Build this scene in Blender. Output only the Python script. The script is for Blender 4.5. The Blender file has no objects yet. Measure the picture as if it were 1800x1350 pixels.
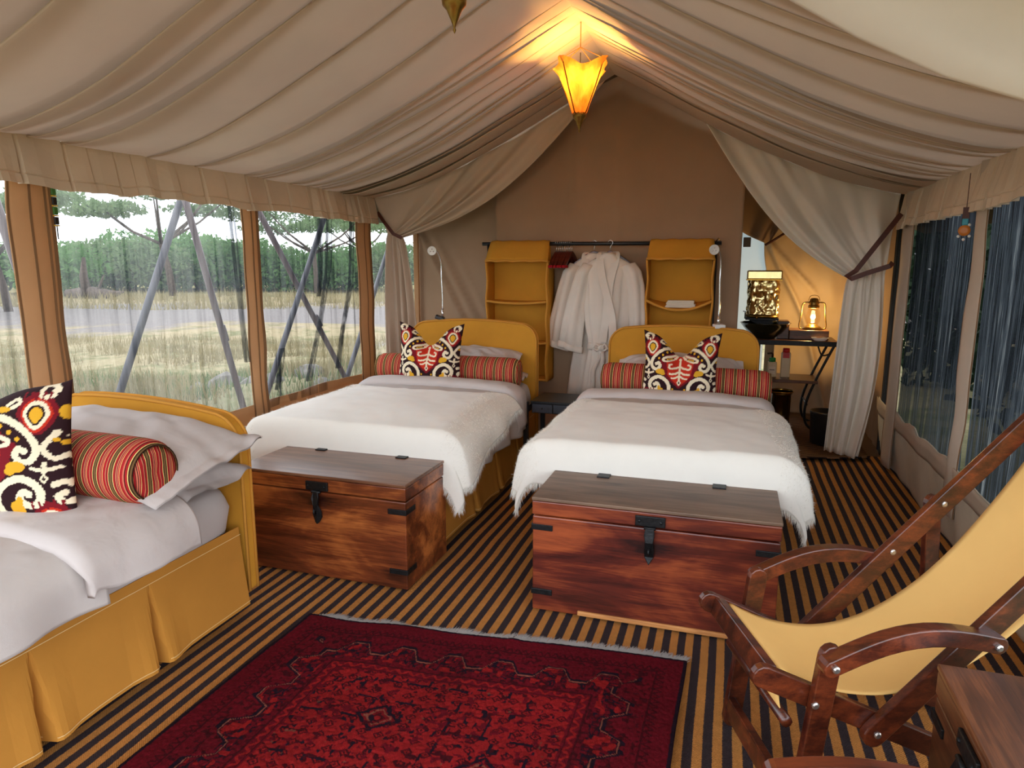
import bpy, bmesh, math, random
import numpy as np
from mathutils import Vector, Matrix, Euler

# ------------------------------------------------------------------ camera, world, exposure
sc = bpy.context.scene
COL = sc.collection
R = random.Random(7)
NP = np.random.RandomState(5)
PI = math.pi

cam_d = bpy.data.cameras.new('camera')
cam = bpy.data.objects.new('camera', cam_d)
COL.objects.link(cam)
cam_d.sensor_width = 36.0
cam_d.lens = 24.0
cam_d.clip_start = 0.05
cam_d.clip_end = 500
fw = Vector((-0.30024696, 0.93800939, -0.17317663))
rt = Vector((0.9523994, 0.30485305, 0.0))
up = Vector((-0.05279342, 0.16493332, 0.98489078))
cam.matrix_world = Matrix(((rt.x, up.x, -fw.x, 0), (rt.y, up.y, -fw.y, 0), (rt.z, up.z, -fw.z, 1.55), (0, 0, 0, 1)))
sc.camera = cam

w = bpy.data.worlds.new('overcast_sky')
sc.world = w
w.use_nodes = True
wn = w.node_tree
bg = wn.nodes['Background']
tc = wn.nodes.new('ShaderNodeTexCoord')
nz = wn.nodes.new('ShaderNodeTexNoise')
nz.inputs['Scale'].default_value = 2.2
nz.inputs['Detail'].default_value = 4
mpw = wn.nodes.new('ShaderNodeMapping')
mpw.inputs['Scale'].default_value = (1, 1, 4)
rw = wn.nodes.new('ShaderNodeValToRGB')
rw.color_ramp.elements[0].position = 0.35
rw.color_ramp.elements[0].color = (0.78, 0.87, 1.0, 1)
rw.color_ramp.elements[1].position = 0.65
rw.color_ramp.elements[1].color = (0.97, 0.975, 0.98, 1)
wn.links.new(tc.outputs['Generated'], mpw.inputs['Vector'])
wn.links.new(mpw.outputs['Vector'], nz.inputs['Vector'])
wn.links.new(nz.outputs['Fac'], rw.inputs['Fac'])
wn.links.new(rw.outputs['Color'], bg.inputs['Color'])
bg.inputs['Strength'].default_value = 4.0

sc.view_settings.view_transform = 'Standard'
sc.view_settings.look = 'None'
sc.view_settings.gamma = 1.0
sc.view_settings.use_curve_mapping = False
sc.view_settings.exposure = 0.0
sc.cycles.use_denoising = True
sc.cycles.max_bounces = 10
sc.cycles.diffuse_bounces = 6
sc.cycles.glossy_bounces = 3
sc.cycles.transmission_bounces = 6
sc.cycles.transparent_max_bounces = 16
sc.cycles.sample_clamp_indirect = 6.0
sc.cycles.caustics_reflective = False
sc.cycles.caustics_refractive = False

# ------------------------------------------------------------------ helpers
def lin(*c):
    if len(c) == 1:
        c = c[0]
    return tuple((v / 255 / 12.92) if v / 255 <= 0.04045 else ((v / 255 + 0.055) / 1.055) ** 2.4 for v in c)

def hexc(r, g, b):
    return lin((r, g, b)) + (1.0,)

class NT:
    def __init__(self, m):
        self.t = m.node_tree
        self.n = self.t.nodes
    def new(self, typ, **kw):
        nd = self.n.new(typ)
        for k, v in kw.items():
            if k in nd.inputs:
                nd.inputs[k].default_value = v
            else:
                setattr(nd, k, v)
        return nd
    def link(self, a, b):
        self.t.links.new(a, b)
    def ramp(self, fac, stops, interp='LINEAR'):
        r = self.n.new('ShaderNodeValToRGB')
        cr = r.color_ramp
        cr.interpolation = interp
        while len(cr.elements) < len(stops):
            cr.elements.new(0.5)
        for e, (p, c) in zip(cr.elements, stops):
            e.position = p
            e.color = c
        self.link(fac, r.inputs['Fac'])
        return r.outputs['Color']
    def coord(self, scale=(1, 1, 1), out='Object'):
        tcn = self.n.new('ShaderNodeTexCoord')
        mp = self.n.new('ShaderNodeMapping')
        mp.inputs['Scale'].default_value = scale
        self.link(tcn.outputs[out], mp.inputs['Vector'])
        return mp.outputs['Vector']
    def noise(self, vec, scale, detail=4, rough=0.55, dist=0.0):
        n_ = self.n.new('ShaderNodeTexNoise')
        n_.inputs['Scale'].default_value = scale
        n_.inputs['Detail'].default_value = detail
        n_.inputs['Roughness'].default_value = rough
        n_.inputs['Distortion'].default_value = dist
        if vec is not None:
            self.link(vec, n_.inputs['Vector'])
        return n_.outputs['Fac']
    def math(self, op, a, b=None, c=None):
        m_ = self.n.new('ShaderNodeMath')
        m_.operation = op
        for i, v in enumerate((a, b, c)):
            if v is None:
                continue
            if isinstance(v, (int, float)):
                m_.inputs[i].default_value = v
            else:
                self.link(v, m_.inputs[i])
        return m_.outputs[0]
    def mix(self, fac, a, b, blend='MIX'):
        m_ = self.n.new('ShaderNodeMix')
        m_.data_type = 'RGBA'
        m_.blend_type = blend
        for s, v in ((m_.inputs[0], fac), (m_.inputs[6], a), (m_.inputs[7], b)):
            if isinstance(v, (int, float)):
                s.default_value = v
            elif isinstance(v, tuple):
                s.default_value = v
            else:
                self.link(v, s)
        return m_.outputs[2]
    def bump(self, h, strength=0.3, dist=0.01):
        b = self.n.new('ShaderNodeBump')
        b.inputs['Strength'].default_value = strength
        b.inputs['Distance'].default_value = dist
        self.link(h, b.inputs['Height'])
        return b.outputs['Normal']

def newmat(name):
    m = bpy.data.materials.new(name)
    m.use_nodes = True
    t = NT(m)
    p = t.n['Principled BSDF']
    return m, t, p

def cloth(name, col, var=0.12, weave=700, bump=0.15, rough=0.9, transl=0.0, blotch=3.0, sheen=0.0, wrinkle=0.0, tcol=None):
    """woven fabric: colour blotches, thread relief, optionally wrinkles and light coming through"""
    m, t, p = newmat(name)
    v = t.coord()
    n1 = t.noise(v, blotch, 5, 0.6)
    dark = tuple(c * (1 - var) for c in col[:3]) + (1,)
    lite = tuple(min(1, c * (1 + var)) for c in col[:3]) + (1,)
    c_ = t.ramp(n1, [(0.3, dark), (0.7, lite)])
    t.link(c_, p.inputs['Base Color'])
    p.inputs['Roughness'].default_value = rough
    p.inputs['Specular IOR Level'].default_value = 0.15
    if sheen:
        p.inputs['Sheen Weight'].default_value = sheen
    h = t.noise(v, weave, 2, 0.5)
    if wrinkle:
        h2 = t.noise(v, 9, 3, 0.5, 0.6)
        h = t.math('ADD', t.math('MULTIPLY', h, 0.08), t.math('MULTIPLY', h2, wrinkle))
        nrm = t.bump(h, 0.5, 0.02)
    else:
        nrm = t.bump(h, bump, 0.002)
    t.link(nrm, p.inputs['Normal'])
    if transl > 0:
        tr = t.n.new('ShaderNodeBsdfTranslucent')
        if tcol:
            tr.inputs['Color'].default_value = tcol
        else:
            t.link(c_, tr.inputs['Color'])
        mx = t.n.new('ShaderNodeMixShader')
        mx.inputs[0].default_value = transl
        t.link(p.outputs[0], mx.inputs[1])
        t.link(tr.outputs[0], mx.inputs[2])
        t.link(mx.outputs[0], t.n['Material Output'].inputs['Surface'])
    return m

def plain(name, col, rough=0.5, metal=0.0, var=0.1, scale=12, bump=0.0, coat=0.0):
    m, t, p = newmat(name)
    v = t.coord()
    n1 = t.noise(v, scale, 5, 0.6)
    dark = tuple(c * (1 - var) for c in col[:3]) + (1,)
    lite = tuple(min(1, c * (1 + var)) for c in col[:3]) + (1,)
    t.link(t.ramp(n1, [(0.3, dark), (0.7, lite)]), p.inputs['Base Color'])
    p.inputs['Roughness'].default_value = rough
    p.inputs['Metallic'].default_value = metal
    if coat:
        p.inputs['Coat Weight'].default_value = coat
        p.inputs['Coat Roughness'].default_value = 0.15
    if bump:
        t.link(t.bump(n1, bump, 0.01), p.inputs['Normal'])
    return m

def wood(name, dark, mid, lite, axis=0, rough=0.35, scale=1.0, coat=0.3, patch=0.5, bump=0.12):
    m, t, p = newmat(name)
    s = [9 * scale, 9 * scale, 9 * scale]
    s[axis] = 0.7 * scale
    v = t.coord(tuple(s))
    g = t.noise(v, 1.6, 8, 0.62, 0.9)
    s2 = [30 * scale] * 3
    s2[axis] = 1.2 * scale
    g2 = t.noise(t.coord(tuple(s2)), 4, 6, 0.7, 0.2)
    s3 = [3.2 * scale] * 3
    s3[axis] = 1.1 * scale
    b = t.noise(t.coord(tuple(s3)), 1.3, 4, 0.6, 0.6)
    f = t.math('ADD', t.math('MULTIPLY', g, 0.55), t.math('ADD', t.math('MULTIPLY', g2, 0.25), t.math('MULTIPLY', b, patch)))
    lo = 0.4 + patch * 0.5 - 0.17
    c_ = t.ramp(f, [(lo, dark), (lo + 0.15, mid), (lo + 0.34, lite)])
    t.link(c_, p.inputs['Base Color'])
    p.inputs['Roughness'].default_value = rough
    p.inputs['Coat Weight'].default_value = coat
    p.inputs['Coat Roughness'].default_value = 0.25
    t.link(t.bump(g2, bump, 0.004), p.inputs['Normal'])
    return m

def attrmat(name, attr='print', rough=0.9, bump_scale=500, bump=0.2, darken=0.0):
    """colours of a printed or woven pattern, held per vertex"""
    m, t, p = newmat(name)
    a = t.n.new('ShaderNodeAttribute')
    a.attribute_name = attr
    v = t.coord()
    n1 = t.noise(v, 260, 3, 0.6)
    c_ = t.mix(darken, a.outputs['Color'], t.ramp(n1, [(0.3, (0.25, 0.25, 0.25, 1)), (0.7, (1.5, 1.5, 1.5, 1))]), 'MULTIPLY') if darken else a.outputs['Color']
    t.link(c_, p.inputs['Base Color'])
    p.inputs['Roughness'].default_value = rough
    p.inputs['Specular IOR Level'].default_value = 0.12
    t.link(t.bump(t.noise(v, bump_scale, 2), bump, 0.003), p.inputs['Normal'])
    return m

# ---- mesh collector
class MB:
    def __init__(self):
        self.v = []
        self.f = []
    def add(self, vs, fs):
        o = len(self.v)
        self.v += [tuple(p) for p in vs]
        self.f += [tuple(i + o for i in q) for q in fs]
        return self
    def box(self, c, s, rot=None):
        hx, hy, hz = s[0] / 2, s[1] / 2, s[2] / 2
        vs = [Vector((x, y, z)) for x in (-hx, hx) for y in (-hy, hy) for z in (-hz, hz)]
        if rot is not None:
            vs = [rot @ p for p in vs]
        vs = [p + Vector(c) for p in vs]
        return self.add(vs, [(0, 1, 3, 2), (4, 6, 7, 5), (0, 4, 5, 1), (2, 3, 7, 6), (0, 2, 6, 4), (1, 5, 7, 3)])
    def tube(self, pts, r, n=10, caps=True):
        pts = [Vector(p) for p in pts]
        rs = r if isinstance(r, (list, tuple)) else [r] * len(pts)
        vs = []
        prev = None
        for i, p in enumerate(pts):
            d = (pts[min(i + 1, len(pts) - 1)] - pts[max(i - 1, 0)])
            d.normalize()
            if prev is None:
                a = Vector((0, 0, 1)) if abs(d.z) < 0.9 else Vector((1, 0, 0))
                e1 = d.cross(a).normalized()
            else:
                e1 = (prev - d * prev.dot(d)).normalized()
            prev = e1
            e2 = d.cross(e1)
            for k in range(n):
                an = 2 * PI * k / n
                vs.append(p + (e1 * math.cos(an) + e2 * math.sin(an)) * rs[i])
        fs = []
        for i in range(len(pts) - 1):
            for k in range(n):
                a, b = i * n + k, i * n + (k + 1) % n
                fs.append((a, b, b + n, a + n))
        if caps:
            fs.append(tuple(range(n - 1, -1, -1)))
            fs.append(tuple((len(pts) - 1) * n + k for k in range(n)))
        return self.add(vs, fs)
    def lathe(self, prof, c=(0, 0, 0), n=24, axis=None):
        vs, fs = [], []
        for (r, z) in prof:
            for k in range(n):
                an = 2 * PI * k / n
                vs.append(Vector((r * math.cos(an), r * math.sin(an), z)))
        if axis is not None:
            q = Vector((0, 0, 1)).rotation_difference(Vector(axis).normalized())
            vs = [q @ p for p in vs]
        vs = [p + Vector(c) for p in vs]
        for i in range(len(prof) - 1):
            for k in range(n):
                a, b = i * n + k, i * n + (k + 1) % n
                fs.append((a, b, b + n, a + n))
        if prof[0][0] > 1e-5:
            fs.append(tuple(range(n - 1, -1, -1)))
        if prof[-1][0] > 1e-5:
            fs.append(tuple((len(prof) - 1) * n + k for k in range(n)))
        return self.add(vs, fs)
    def grid(self, P, close_u=False):
        """P: array (nv, nu, 3)"""
        P = np.asarray(P, float)
        nv, nu = P.shape[:2]
        o = len(self.v)
        self.v += [tuple(p) for p in P.reshape(-1, 3)]
        for j in range(nv - 1):
            for i in range(nu if close_u else nu - 1):
                i2 = (i + 1) % nu
                self.f.append((o + j * nu + i, o + j * nu + i2, o + (j + 1) * nu + i2, o + (j + 1) * nu + i))
        return self
    def prism(self, poly, d0, fn):
        """poly: 2-D outline, fn maps (a, b, depth) to 3-D; extruded over d0 = (from, to)"""
        n = len(poly)
        vs = [fn(a, b, d0[0]) for a, b in poly] + [fn(a, b, d0[1]) for a, b in poly]
        fs = [tuple(range(n - 1, -1, -1)), tuple(range(n, 2 * n))]
        fs += [(i, (i + 1) % n, (i + 1) % n + n, i + n) for i in range(n)]
        return self.add(vs, fs)
    def mesh(self, name):
        me = bpy.data.meshes.new(name)
        me.from_pydata(self.v, [], self.f)
        me.update()
        return me
    def build(self, name, m, parent=None, smooth=False, bevel=0.0, solid=0.0, subsurf=0, seg=2, off=0.0, fixn=True):
        me = self.mesh(name)
        if fixn:
            b = bmesh.new()
            b.from_mesh(me)
            bmesh.ops.recalc_face_normals(b, faces=b.faces)
            b.to_mesh(me)
            b.free()
        if m is not None:
            me.materials.append(m)
        o = bpy.data.objects.new(name, me)
        COL.objects.link(o)
        if parent is not None:
            o.parent = parent
        if smooth:
            me.polygons.foreach_set('use_smooth', [True] * len(me.polygons))
        if bevel:
            md = o.modifiers.new('bevel', 'BEVEL')
            md.width = bevel
            md.segments = seg
            md.limit_method = 'ANGLE'
            md.angle_limit = math.radians(40)
        if solid:
            md = o.modifiers.new('solid', 'SOLIDIFY')
            md.thickness = solid
            md.offset = off
        if subsurf:
            md = o.modifiers.new('sub', 'SUBSURF')
            md.levels = subsurf
            md.render_levels = subsurf
        return o

def tag(o, label=None, cat=None, group=None, kind=None):
    if label:
        o['label'] = label
    if cat:
        o['category'] = cat
    if group:
        o['group'] = group
    if kind:
        o['kind'] = kind
    return o

def thing(name, label, cat, loc=(0, 0, 0), rz=0.0, group=None):
    o = bpy.data.objects.new(name, None)
    COL.objects.link(o)
    o.empty_display_size = 0.1
    o.location = loc
    o.rotation_euler = (0, 0, rz)
    return tag(o, label, cat, group)

def dup(root, loc=None, rz=None, label=None, group=None):
    r = root.copy()
    COL.objects.link(r)
    if loc is not None:
        r.location = loc
    if rz is not None:
        r.rotation_euler = (0, 0, rz)
    if label:
        r['label'] = label
    if group:
        r['group'] = group
    for ch in list(root.children):
        c = ch.copy()
        COL.objects.link(c)
        c.parent = r
        for g in list(ch.children):
            d = g.copy()
            COL.objects.link(d)
            d.parent = c
    return r

def sstep(a, b, x):
    t = np.clip((x - a) / (b - a), 0, 1)
    return t * t * (3 - 2 * t)

_tab = np.random.RandomState(3).rand(4096)
def n1d(x, seed=0):
    x = np.asarray(x, float)
    i = np.floor(x).astype(int)
    f = x - i
    f = f * f * (3 - 2 * f)
    a = _tab[(i * 131 + seed * 977) % 4096]
    b = _tab[((i + 1) * 131 + seed * 977) % 4096]
    return (a + (b - a) * f) * 2 - 1
def n2d(x, y, seed=0):
    x = np.asarray(x, float)
    y = np.asarray(y, float)
    i = np.floor(x).astype(int)
    j = np.floor(y).astype(int)
    f = x - i
    g = y - j
    f = f * f * (3 - 2 * f)
    g = g * g * (3 - 2 * g)
    h = lambda a, b: _tab[(a * 131 + b * 1117 + seed * 577) % 4096]
    return ((h(i, j) * (1 - f) + h(i + 1, j) * f) * (1 - g) + (h(i, j + 1) * (1 - f) + h(i + 1, j + 1) * f) * g) * 2 - 1

# ------------------------------------------------------------------ materials
M = {}
M['liner'] = cloth('liner_canvas', hexc(205, 185, 164), 0.06, 500, 0.12, transl=0.05, blotch=1.6)
M['valance'] = cloth('valance_canvas', hexc(226, 208, 184), 0.06, 500, 0.12, transl=0.15, blotch=3)
M['curtain'] = cloth('curtain_canvas', hexc(238, 230, 216), 0.04, 500, 0.12, transl=0.06, blotch=2)
M['back'] = cloth('back_wall_canvas', hexc(168, 140, 114), 0.07, 420, 0.12, blotch=2.2)
M['dark_canvas'] = cloth('roof_canvas', hexc(120, 98, 76), 0.07, 420, 0.1, blotch=2.2)
M['post'] = cloth('post_canvas', hexc(206, 164, 122), 0.06, 500, 0.1, transl=0.2, tcol=hexc(232, 190, 142), blotch=5)
M['seam'] = cloth('seam_tape', hexc(150, 116, 84), 0.06, 500, 0.1, transl=0.15)
M['rwall'] = cloth('right_wall_canvas', hexc(206, 190, 172), 0.07, 400, 0.1, transl=0.2, blotch=4)
M['skirting'] = cloth('wall_skirt_canvas', hexc(216, 210, 194), 0.08, 200, 0.1, rough=0.6, blotch=6)
M['ochre'] = cloth('ochre_canvas', hexc(204, 146, 52), 0.07, 600, 0.15, blotch=4)
M['ochre_pipe'] = cloth('ochre_piping', hexc(206, 146, 62), 0.06, 600, 0.1)
M['ochre_skirt'] = cloth('ochre_skirt_canvas', hexc(190, 132, 56), 0.08, 600, 0.12, blotch=3)
M['stitch'] = cloth('stitching', hexc(232, 200, 140), 0.05)
M['linen'] = cloth('bed_linen', hexc(204, 196, 193), 0.03, 800, 0.08, wrinkle=0.5)
M['sheet'] = cloth('bed_sheet', hexc(196, 189, 186), 0.03, 800, 0.08, wrinkle=0.25)
M['duvet_in'] = cloth('duvet_linen', hexc(203, 196, 192), 0.03, 800, 0.08, wrinkle=0.35)
M['fur'] = cloth('mohair', hexc(242, 240, 232), 0.02, 300, 0.1, sheen=0.3, blotch=7)
M['robe'] = cloth('robe_cotton', hexc(226, 218, 208), 0.04, 700, 0.15, blotch=6)
M['leather'] = plain('leather_strap', hexc(84, 38, 24), 0.5, 0, 0.15, 20)
M['black'] = plain('black_lacquer', (0.012, 0.013, 0.016, 1), 0.35, 0, 0.2, 20)
M['iron'] = plain('black_iron', (0.02, 0.021, 0.023, 1), 0.42, 0.7, 0.3, 60, 0.2)
M['steel'] = plain('pole_steel', hexc(92, 74, 72), 0.45, 0.1, 0.1, 14)
M['steel_b'] = plain('pole_grey', hexc(74, 72, 78), 0.5, 0.1, 0.1, 14)
M['chrome'] = plain('chrome', hexc(225, 225, 228), 0.2, 0.9, 0.04)
M['white_lamp'] = plain('white_enamel', hexc(235, 235, 232), 0.3, 0, 0.02)
M['lens'] = plain('lamp_lens', hexc(190, 195, 195), 0.15, 0.4, 0.05)
M['brass'] = plain('brass', hexc(214, 168, 78), 0.22, 0.95, 0.12, 30)
M['brass_old'] = plain('aged_brass', hexc(150, 118, 58), 0.32, 0.85, 0.25, 40)
M['foil'] = plain('hammered_brass_foil', hexc(222, 198, 142), 0.2, 1.0, 0.1, 10)
M['screw'] = plain('screw_steel', hexc(190, 185, 180), 0.3, 0.9, 0.1)
M['wood_red'] = wood('chest_wood_red', hexc(38, 16, 14), hexc(98, 38, 26), hexc(168, 84, 46), 0, 0.32, 1.0, 0.25, 0.8)
M['wood_orange'] = wood('chest_wood_orange', hexc(44, 18, 11), hexc(112, 54, 28), hexc(196, 116, 58), 0, 0.3, 0.9, 0.3, 0.75)
M['wood_lid'] = wood('chest_lid_wood', hexc(66, 48, 36), hexc(112, 88, 70), hexc(140, 114, 92), 0, 0.5, 1.0, 0.1, 0.5)
M['wood_lid_b'] = wood('chest_lid_brown', hexc(66, 38, 26), hexc(108, 70, 50), hexc(152, 110, 84), 0, 0.3, 1.0, 0.25, 0.5)
M['wood_dark'] = wood('trunk_wood_dark', hexc(36, 18, 10), hexc(82, 46, 26), hexc(140, 84, 48), 0, 0.4, 1.0, 0.15, 0.6)
M['wood_raw'] = wood('bare_wood_edge', hexc(150, 96, 50), hexc(196, 134, 74), hexc(224, 170, 110), 0, 0.6, 1.2, 0)
M['chair_wood'] = wood('chair_wood', hexc(28, 11, 8), hexc(66, 27, 16), hexc(118, 54, 28), 0, 0.28, 1.6, 0.4, 0.5)
M['sling'] = cloth('sling_canvas', hexc(252, 206, 128), 0.04, 500, 0.1, blotch=3, transl=0.1)
M['gutter'] = plain('glazed_green_bowl', hexc(34, 36, 22), 0.15, 0.0, 0.4, 9, 0, 0.5)
M['cream_box'] = plain('cream_bottle', hexc(222, 208, 176), 0.5, 0, 0.04)
M['green_cap'] = plain('green_cap', hexc(40, 150, 70), 0.4)
M['red_cap'] = plain('red_cap', hexc(200, 30, 30), 0.4)
M['brown_cap'] = plain('brown_pump', hexc(60, 40, 26), 0.4)
M['porcelain'] = plain('porcelain', hexc(236, 236, 234), 0.2, 0, 0.02)
M['magenta'] = cloth('magenta_cloth', hexc(150, 30, 70), 0.2)
M['paper'] = cloth('folded_paper', hexc(236, 224, 206), 0.04)
M['hanger'] = wood('hanger_wood', hexc(30, 10, 8), hexc(74, 24, 16), hexc(110, 40, 24), 0, 0.3, 3.0, 0.4)
M['felt'] = cloth('red_felt', hexc(150, 20, 30), 0.2)
M['rock'] = plain('rock', hexc(112, 106, 98), 0.9, 0, 0.25, 6, 0.6)
M['bark'] = plain('bark', hexc(92, 78, 68), 0.95, 0, 0.3, 8, 0.6)
M['bead_green'] = plain('green_beads', hexc(60, 110, 40), 0.4)
M['bead_black'] = plain('black_beads', hexc(24, 18, 14), 0.4)
M['bead_yellow'] = plain('yellow_beads', hexc(210, 170, 40), 0.4)
M['bead_blue'] = plain('turquoise_beads', hexc(40, 150, 170), 0.4)
M['bead_orange'] = plain('orange_disc', hexc(200, 120, 40), 0.4)
M['bead_white'] = plain('white_beads', hexc(230, 230, 225), 0.4)

def floor_mat(name, period, cA, cB, wob, axis=0, thread=0.006):
    m, t, p = newmat(name)
    v = t.coord()
    sx = t.n.new('ShaderNodeSeparateXYZ')
    t.link(v, sx.inputs[0])
    nzv = t.noise(t.coord((0.7, 1.1, 1)), 1.0, 2)
    along = sx.outputs[1 - axis]
    across = sx.outputs[axis]
    jag = t.math('MULTIPLY', t.math('SUBTRACT', t.noise(t.coord((1, 1, 1)), 220, 1), 0.5), 0.10)
    a = t.math('ADD', across, t.math('MULTIPLY', t.math('SUBTRACT', nzv, 0.5), wob))
    fr = t.math('FRACT', t.math('DIVIDE', a, period))
    tri = t.math('ADD', t.math('ABSOLUTE', t.math('SUBTRACT', fr, 0.5)), jag)
    st = t.ramp(tri, [(0.235, (0, 0, 0, 1)), (0.265, (1, 1, 1, 1))])
    n_ = t.noise(v, 30, 4, 0.7)
    n2 = t.noise(t.coord((1, 1, 1)), 320, 2, 0.7)
    ca = t.ramp(n2, [(0.25, tuple(c * 0.62 for c in cA[:3]) + (1,)), (0.75, tuple(c * 1.25 for c in cA[:3]) + (1,))])
    cb = t.ramp(n2, [(0.25, tuple(c * 0.5 for c in cB[:3]) + (1,)), (0.75, tuple(c * 1.6 for c in cB[:3]) + (1,))])
    c_ = t.mix(st, ca, cb)
    c_ = t.mix(0.35, c_, t.ramp(n_, [(0.3, (0.6, 0.6, 0.6, 1)), (0.7, (1.2, 1.2, 1.2, 1))]), 'MULTIPLY')
    wv = t.math('MULTIPLY', t.math('SINE', t.math('MULTIPLY', along, 2 * PI / thread)), t.math('SINE', t.math('MULTIPLY', across, 2 * PI / thread)))
    c_ = t.mix(0.42, c_, t.ramp(t.math('ADD', t.math('MULTIPLY', wv, 0.5), 0.5), [(0.2, (0.55, 0.55, 0.55, 1)), (0.8, (1.15, 1.15, 1.15, 1))]), 'MULTIPLY')
    t.link(c_, p.inputs['Base Color'])
    p.inputs['Roughness'].default_value = 0.95
    p.inputs['Specular IOR Level'].default_value = 0.1
    t.link(t.bump(t.math('ADD', wv, n2), 0.5, 0.003), p.inputs['Normal'])
    return m
M['floor'] = floor_mat('striped_sisal', 0.0623, hexc(206, 142, 76), hexc(60, 51, 54), 0.02, thread=0.008)
M['bathrug'] = floor_mat('fine_striped_mat', 0.045, hexc(150, 112, 80), hexc(44, 36, 34), 0.10, axis=1)

def stripe_mat(name, axis=0, per=0.074):
    m, t, p = newmat(name)
    v = t.coord()
    sx = t.n.new('ShaderNodeSeparateXYZ')
    t.link(v, sx.inputs[0])
    fr = t.math('FRACT', t.math('DIVIDE', sx.outputs[axis], per))
    rd, dk, tn, yl, br, pk = hexc(170, 40, 44), hexc(58, 30, 26), hexc(120, 92, 58), hexc(236, 206, 130), hexc(58, 38, 28), hexc(208, 116, 92)
    wds = [(rd, .15), (pk, .06), (dk, .035), (rd, .09), (yl, .04), (br, .05), (tn, .12), (br, .05), (yl, .04), (rd, .10), (dk, .03), (pk, .07), (dk, .035), (pk, .05), (rd, .05), (yl, .03)]
    seq, acc = [], 0.0
    for c0, w0 in wds:
        seq.append((acc, c0))
        acc += w0
    c_ = t.ramp(fr, seq, 'CONSTANT')
    n2 = t.noise(t.coord((1, 6, 6)), 160, 2)
    c_ = t.mix(0.2, c_, t.ramp(n2, [(0.25, (0.6, 0.6, 0.6, 1)), (0.75, (1.25, 1.25, 1.25, 1))]), 'MULTIPLY')
    t.link(c_, p.inputs['Base Color'])
    p.inputs['Roughness'].default_value = 0.9
    p.inputs['Specular IOR Level'].default_value = 0.1
    t.link(t.bump(n2, 0.2, 0.002), p.inputs['Normal'])
    return m
M['stripe'] = stripe_mat('bolster_stripe')
M['stripe_y'] = stripe_mat('bolster_end_stripe', 1, 0.07)

def net_mat(name, base, streak, col_lo, col_hi, thr=(0.55, 0.75), scl=(1, 9, 0.35), seed=0.0, dark=False):
    """mosquito net: mostly open weave, denser and darker where it hangs in folds"""
    m, t, p = newmat(name)
    t.n.remove(p)
    v = t.coord(scl)
    mp = t.n.new('ShaderNodeMapping')
    mp.inputs['Location'].default_value = (seed, seed * 2, seed * 0.5)
    t.link(v, mp.inputs['Vector'])
    n1 = t.noise(mp.outputs[0], 2.2, 5, 0.65)
    n2 = t.noise(t.coord((1, scl[1] * 9, 1.2)), 2.0, 3, 0.7)
    f = t.math('ADD', t.math('MULTIPLY', n1, 0.75), t.math('MULTIPLY', n2, 0.25))
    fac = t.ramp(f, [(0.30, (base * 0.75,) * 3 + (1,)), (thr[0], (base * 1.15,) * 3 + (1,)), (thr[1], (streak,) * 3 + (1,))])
    if dark:
        f2 = t.math('ADD', t.math('MULTIPLY', n1, 0.45), t.math('MULTIPLY', n2, 0.55))
        c_ = t.ramp(f2, [(0.46, col_lo), (0.58, col_hi), (0.74, hexc(186, 192, 190))])
    else:
        c_ = t.ramp(f, [(0.35, col_hi), (thr[0] + 0.04, col_lo)])
    tr = t.n.new('ShaderNodeBsdfTransparent')
    df = t.n.new('ShaderNodeBsdfDiffuse')
    tl = t.n.new('ShaderNodeBsdfTranslucent')
    t.link(c_, df.inputs['Color'])
    t.link(c_, tl.inputs['Color'])
    m1 = t.n.new('ShaderNodeMixShader')
    m1.inputs[0].default_value = 0.6
    t.link(df.outputs[0], m1.inputs[1])
    t.link(tl.outputs[0], m1.inputs[2])
    m2 = t.n.new('ShaderNodeMixShader')
    t.link(fac, m2.inputs[0])
    t.link(tr.outputs[0], m2.inputs[1])
    t.link(m1.outputs[0], m2.inputs[2])
    t.link(m2.outputs[0], t.n['Material Output'].inputs['Surface'])
    return m
M['net_l'] = net_mat('mosquito_net_pale', 0.36, 0.72, hexc(74, 82, 90), hexc(188, 192, 196), (0.58, 0.74))
M['net_l2'] = net_mat('mosquito_net_folded', 0.36, 0.92, hexc(44, 50, 58), hexc(150, 156, 164), (0.55, 0.66), (1, 6, 0.25), 3.0)
M['net_r'] = net_mat('mosquito_net_shade_toned', 0.80, 0.95, hexc(30, 33, 38), hexc(70, 77, 84), (0.50, 0.62), (1, 6, 0.3), 7.0, True)  # denser, darker copy of the netting; the dim outdoors is put into its colour

# ------------------------------------------------------------------ setting
XL, XR = -3.08, 1.20
RX, RZ = -0.94, 2.97
EZL, EZR = 2.12, 2.06
def yend(x):   # the roof lining ends on a slightly skewed line
    return 5.5 + 0.05 * np.clip((RX - x) / 2.1, 0, 1) + 0.4 * np.clip((x - RX) / 2.1, 0, 1)

# floor
xs = np.linspace(-3.25, 1.30, 92)
ys = np.linspace(-1.2, 6.05, 146)
X, Y = np.meshgrid(xs, ys)
Zf = 0.002 * n2d(X * 2.2, Y * 2.2, 1) + 0.0015 * n2d(X * 6, Y * 4, 2)
edge = sstep(1.24, 1.30, X)
Zf = Zf - 0.004 + edge * 0.02
X2 = X + 0.03 * sstep(1.0, 1.3, X) * n1d(Y * 1.9, 4)
fl = MB().grid(np.dstack([X2, Y, Zf])).build('floor', M['floor'], smooth=True)
tag(fl, kind='structure')
fb = MB().grid(np.dstack([*np.meshgrid(np.linspace(-3.3, 1.6, 6), np.linspace(6.0, 8.1, 6)), np.full((6, 6), -0.006)])).build('floor', M['dark_canvas'])
tag(fb, kind='structure')

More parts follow.
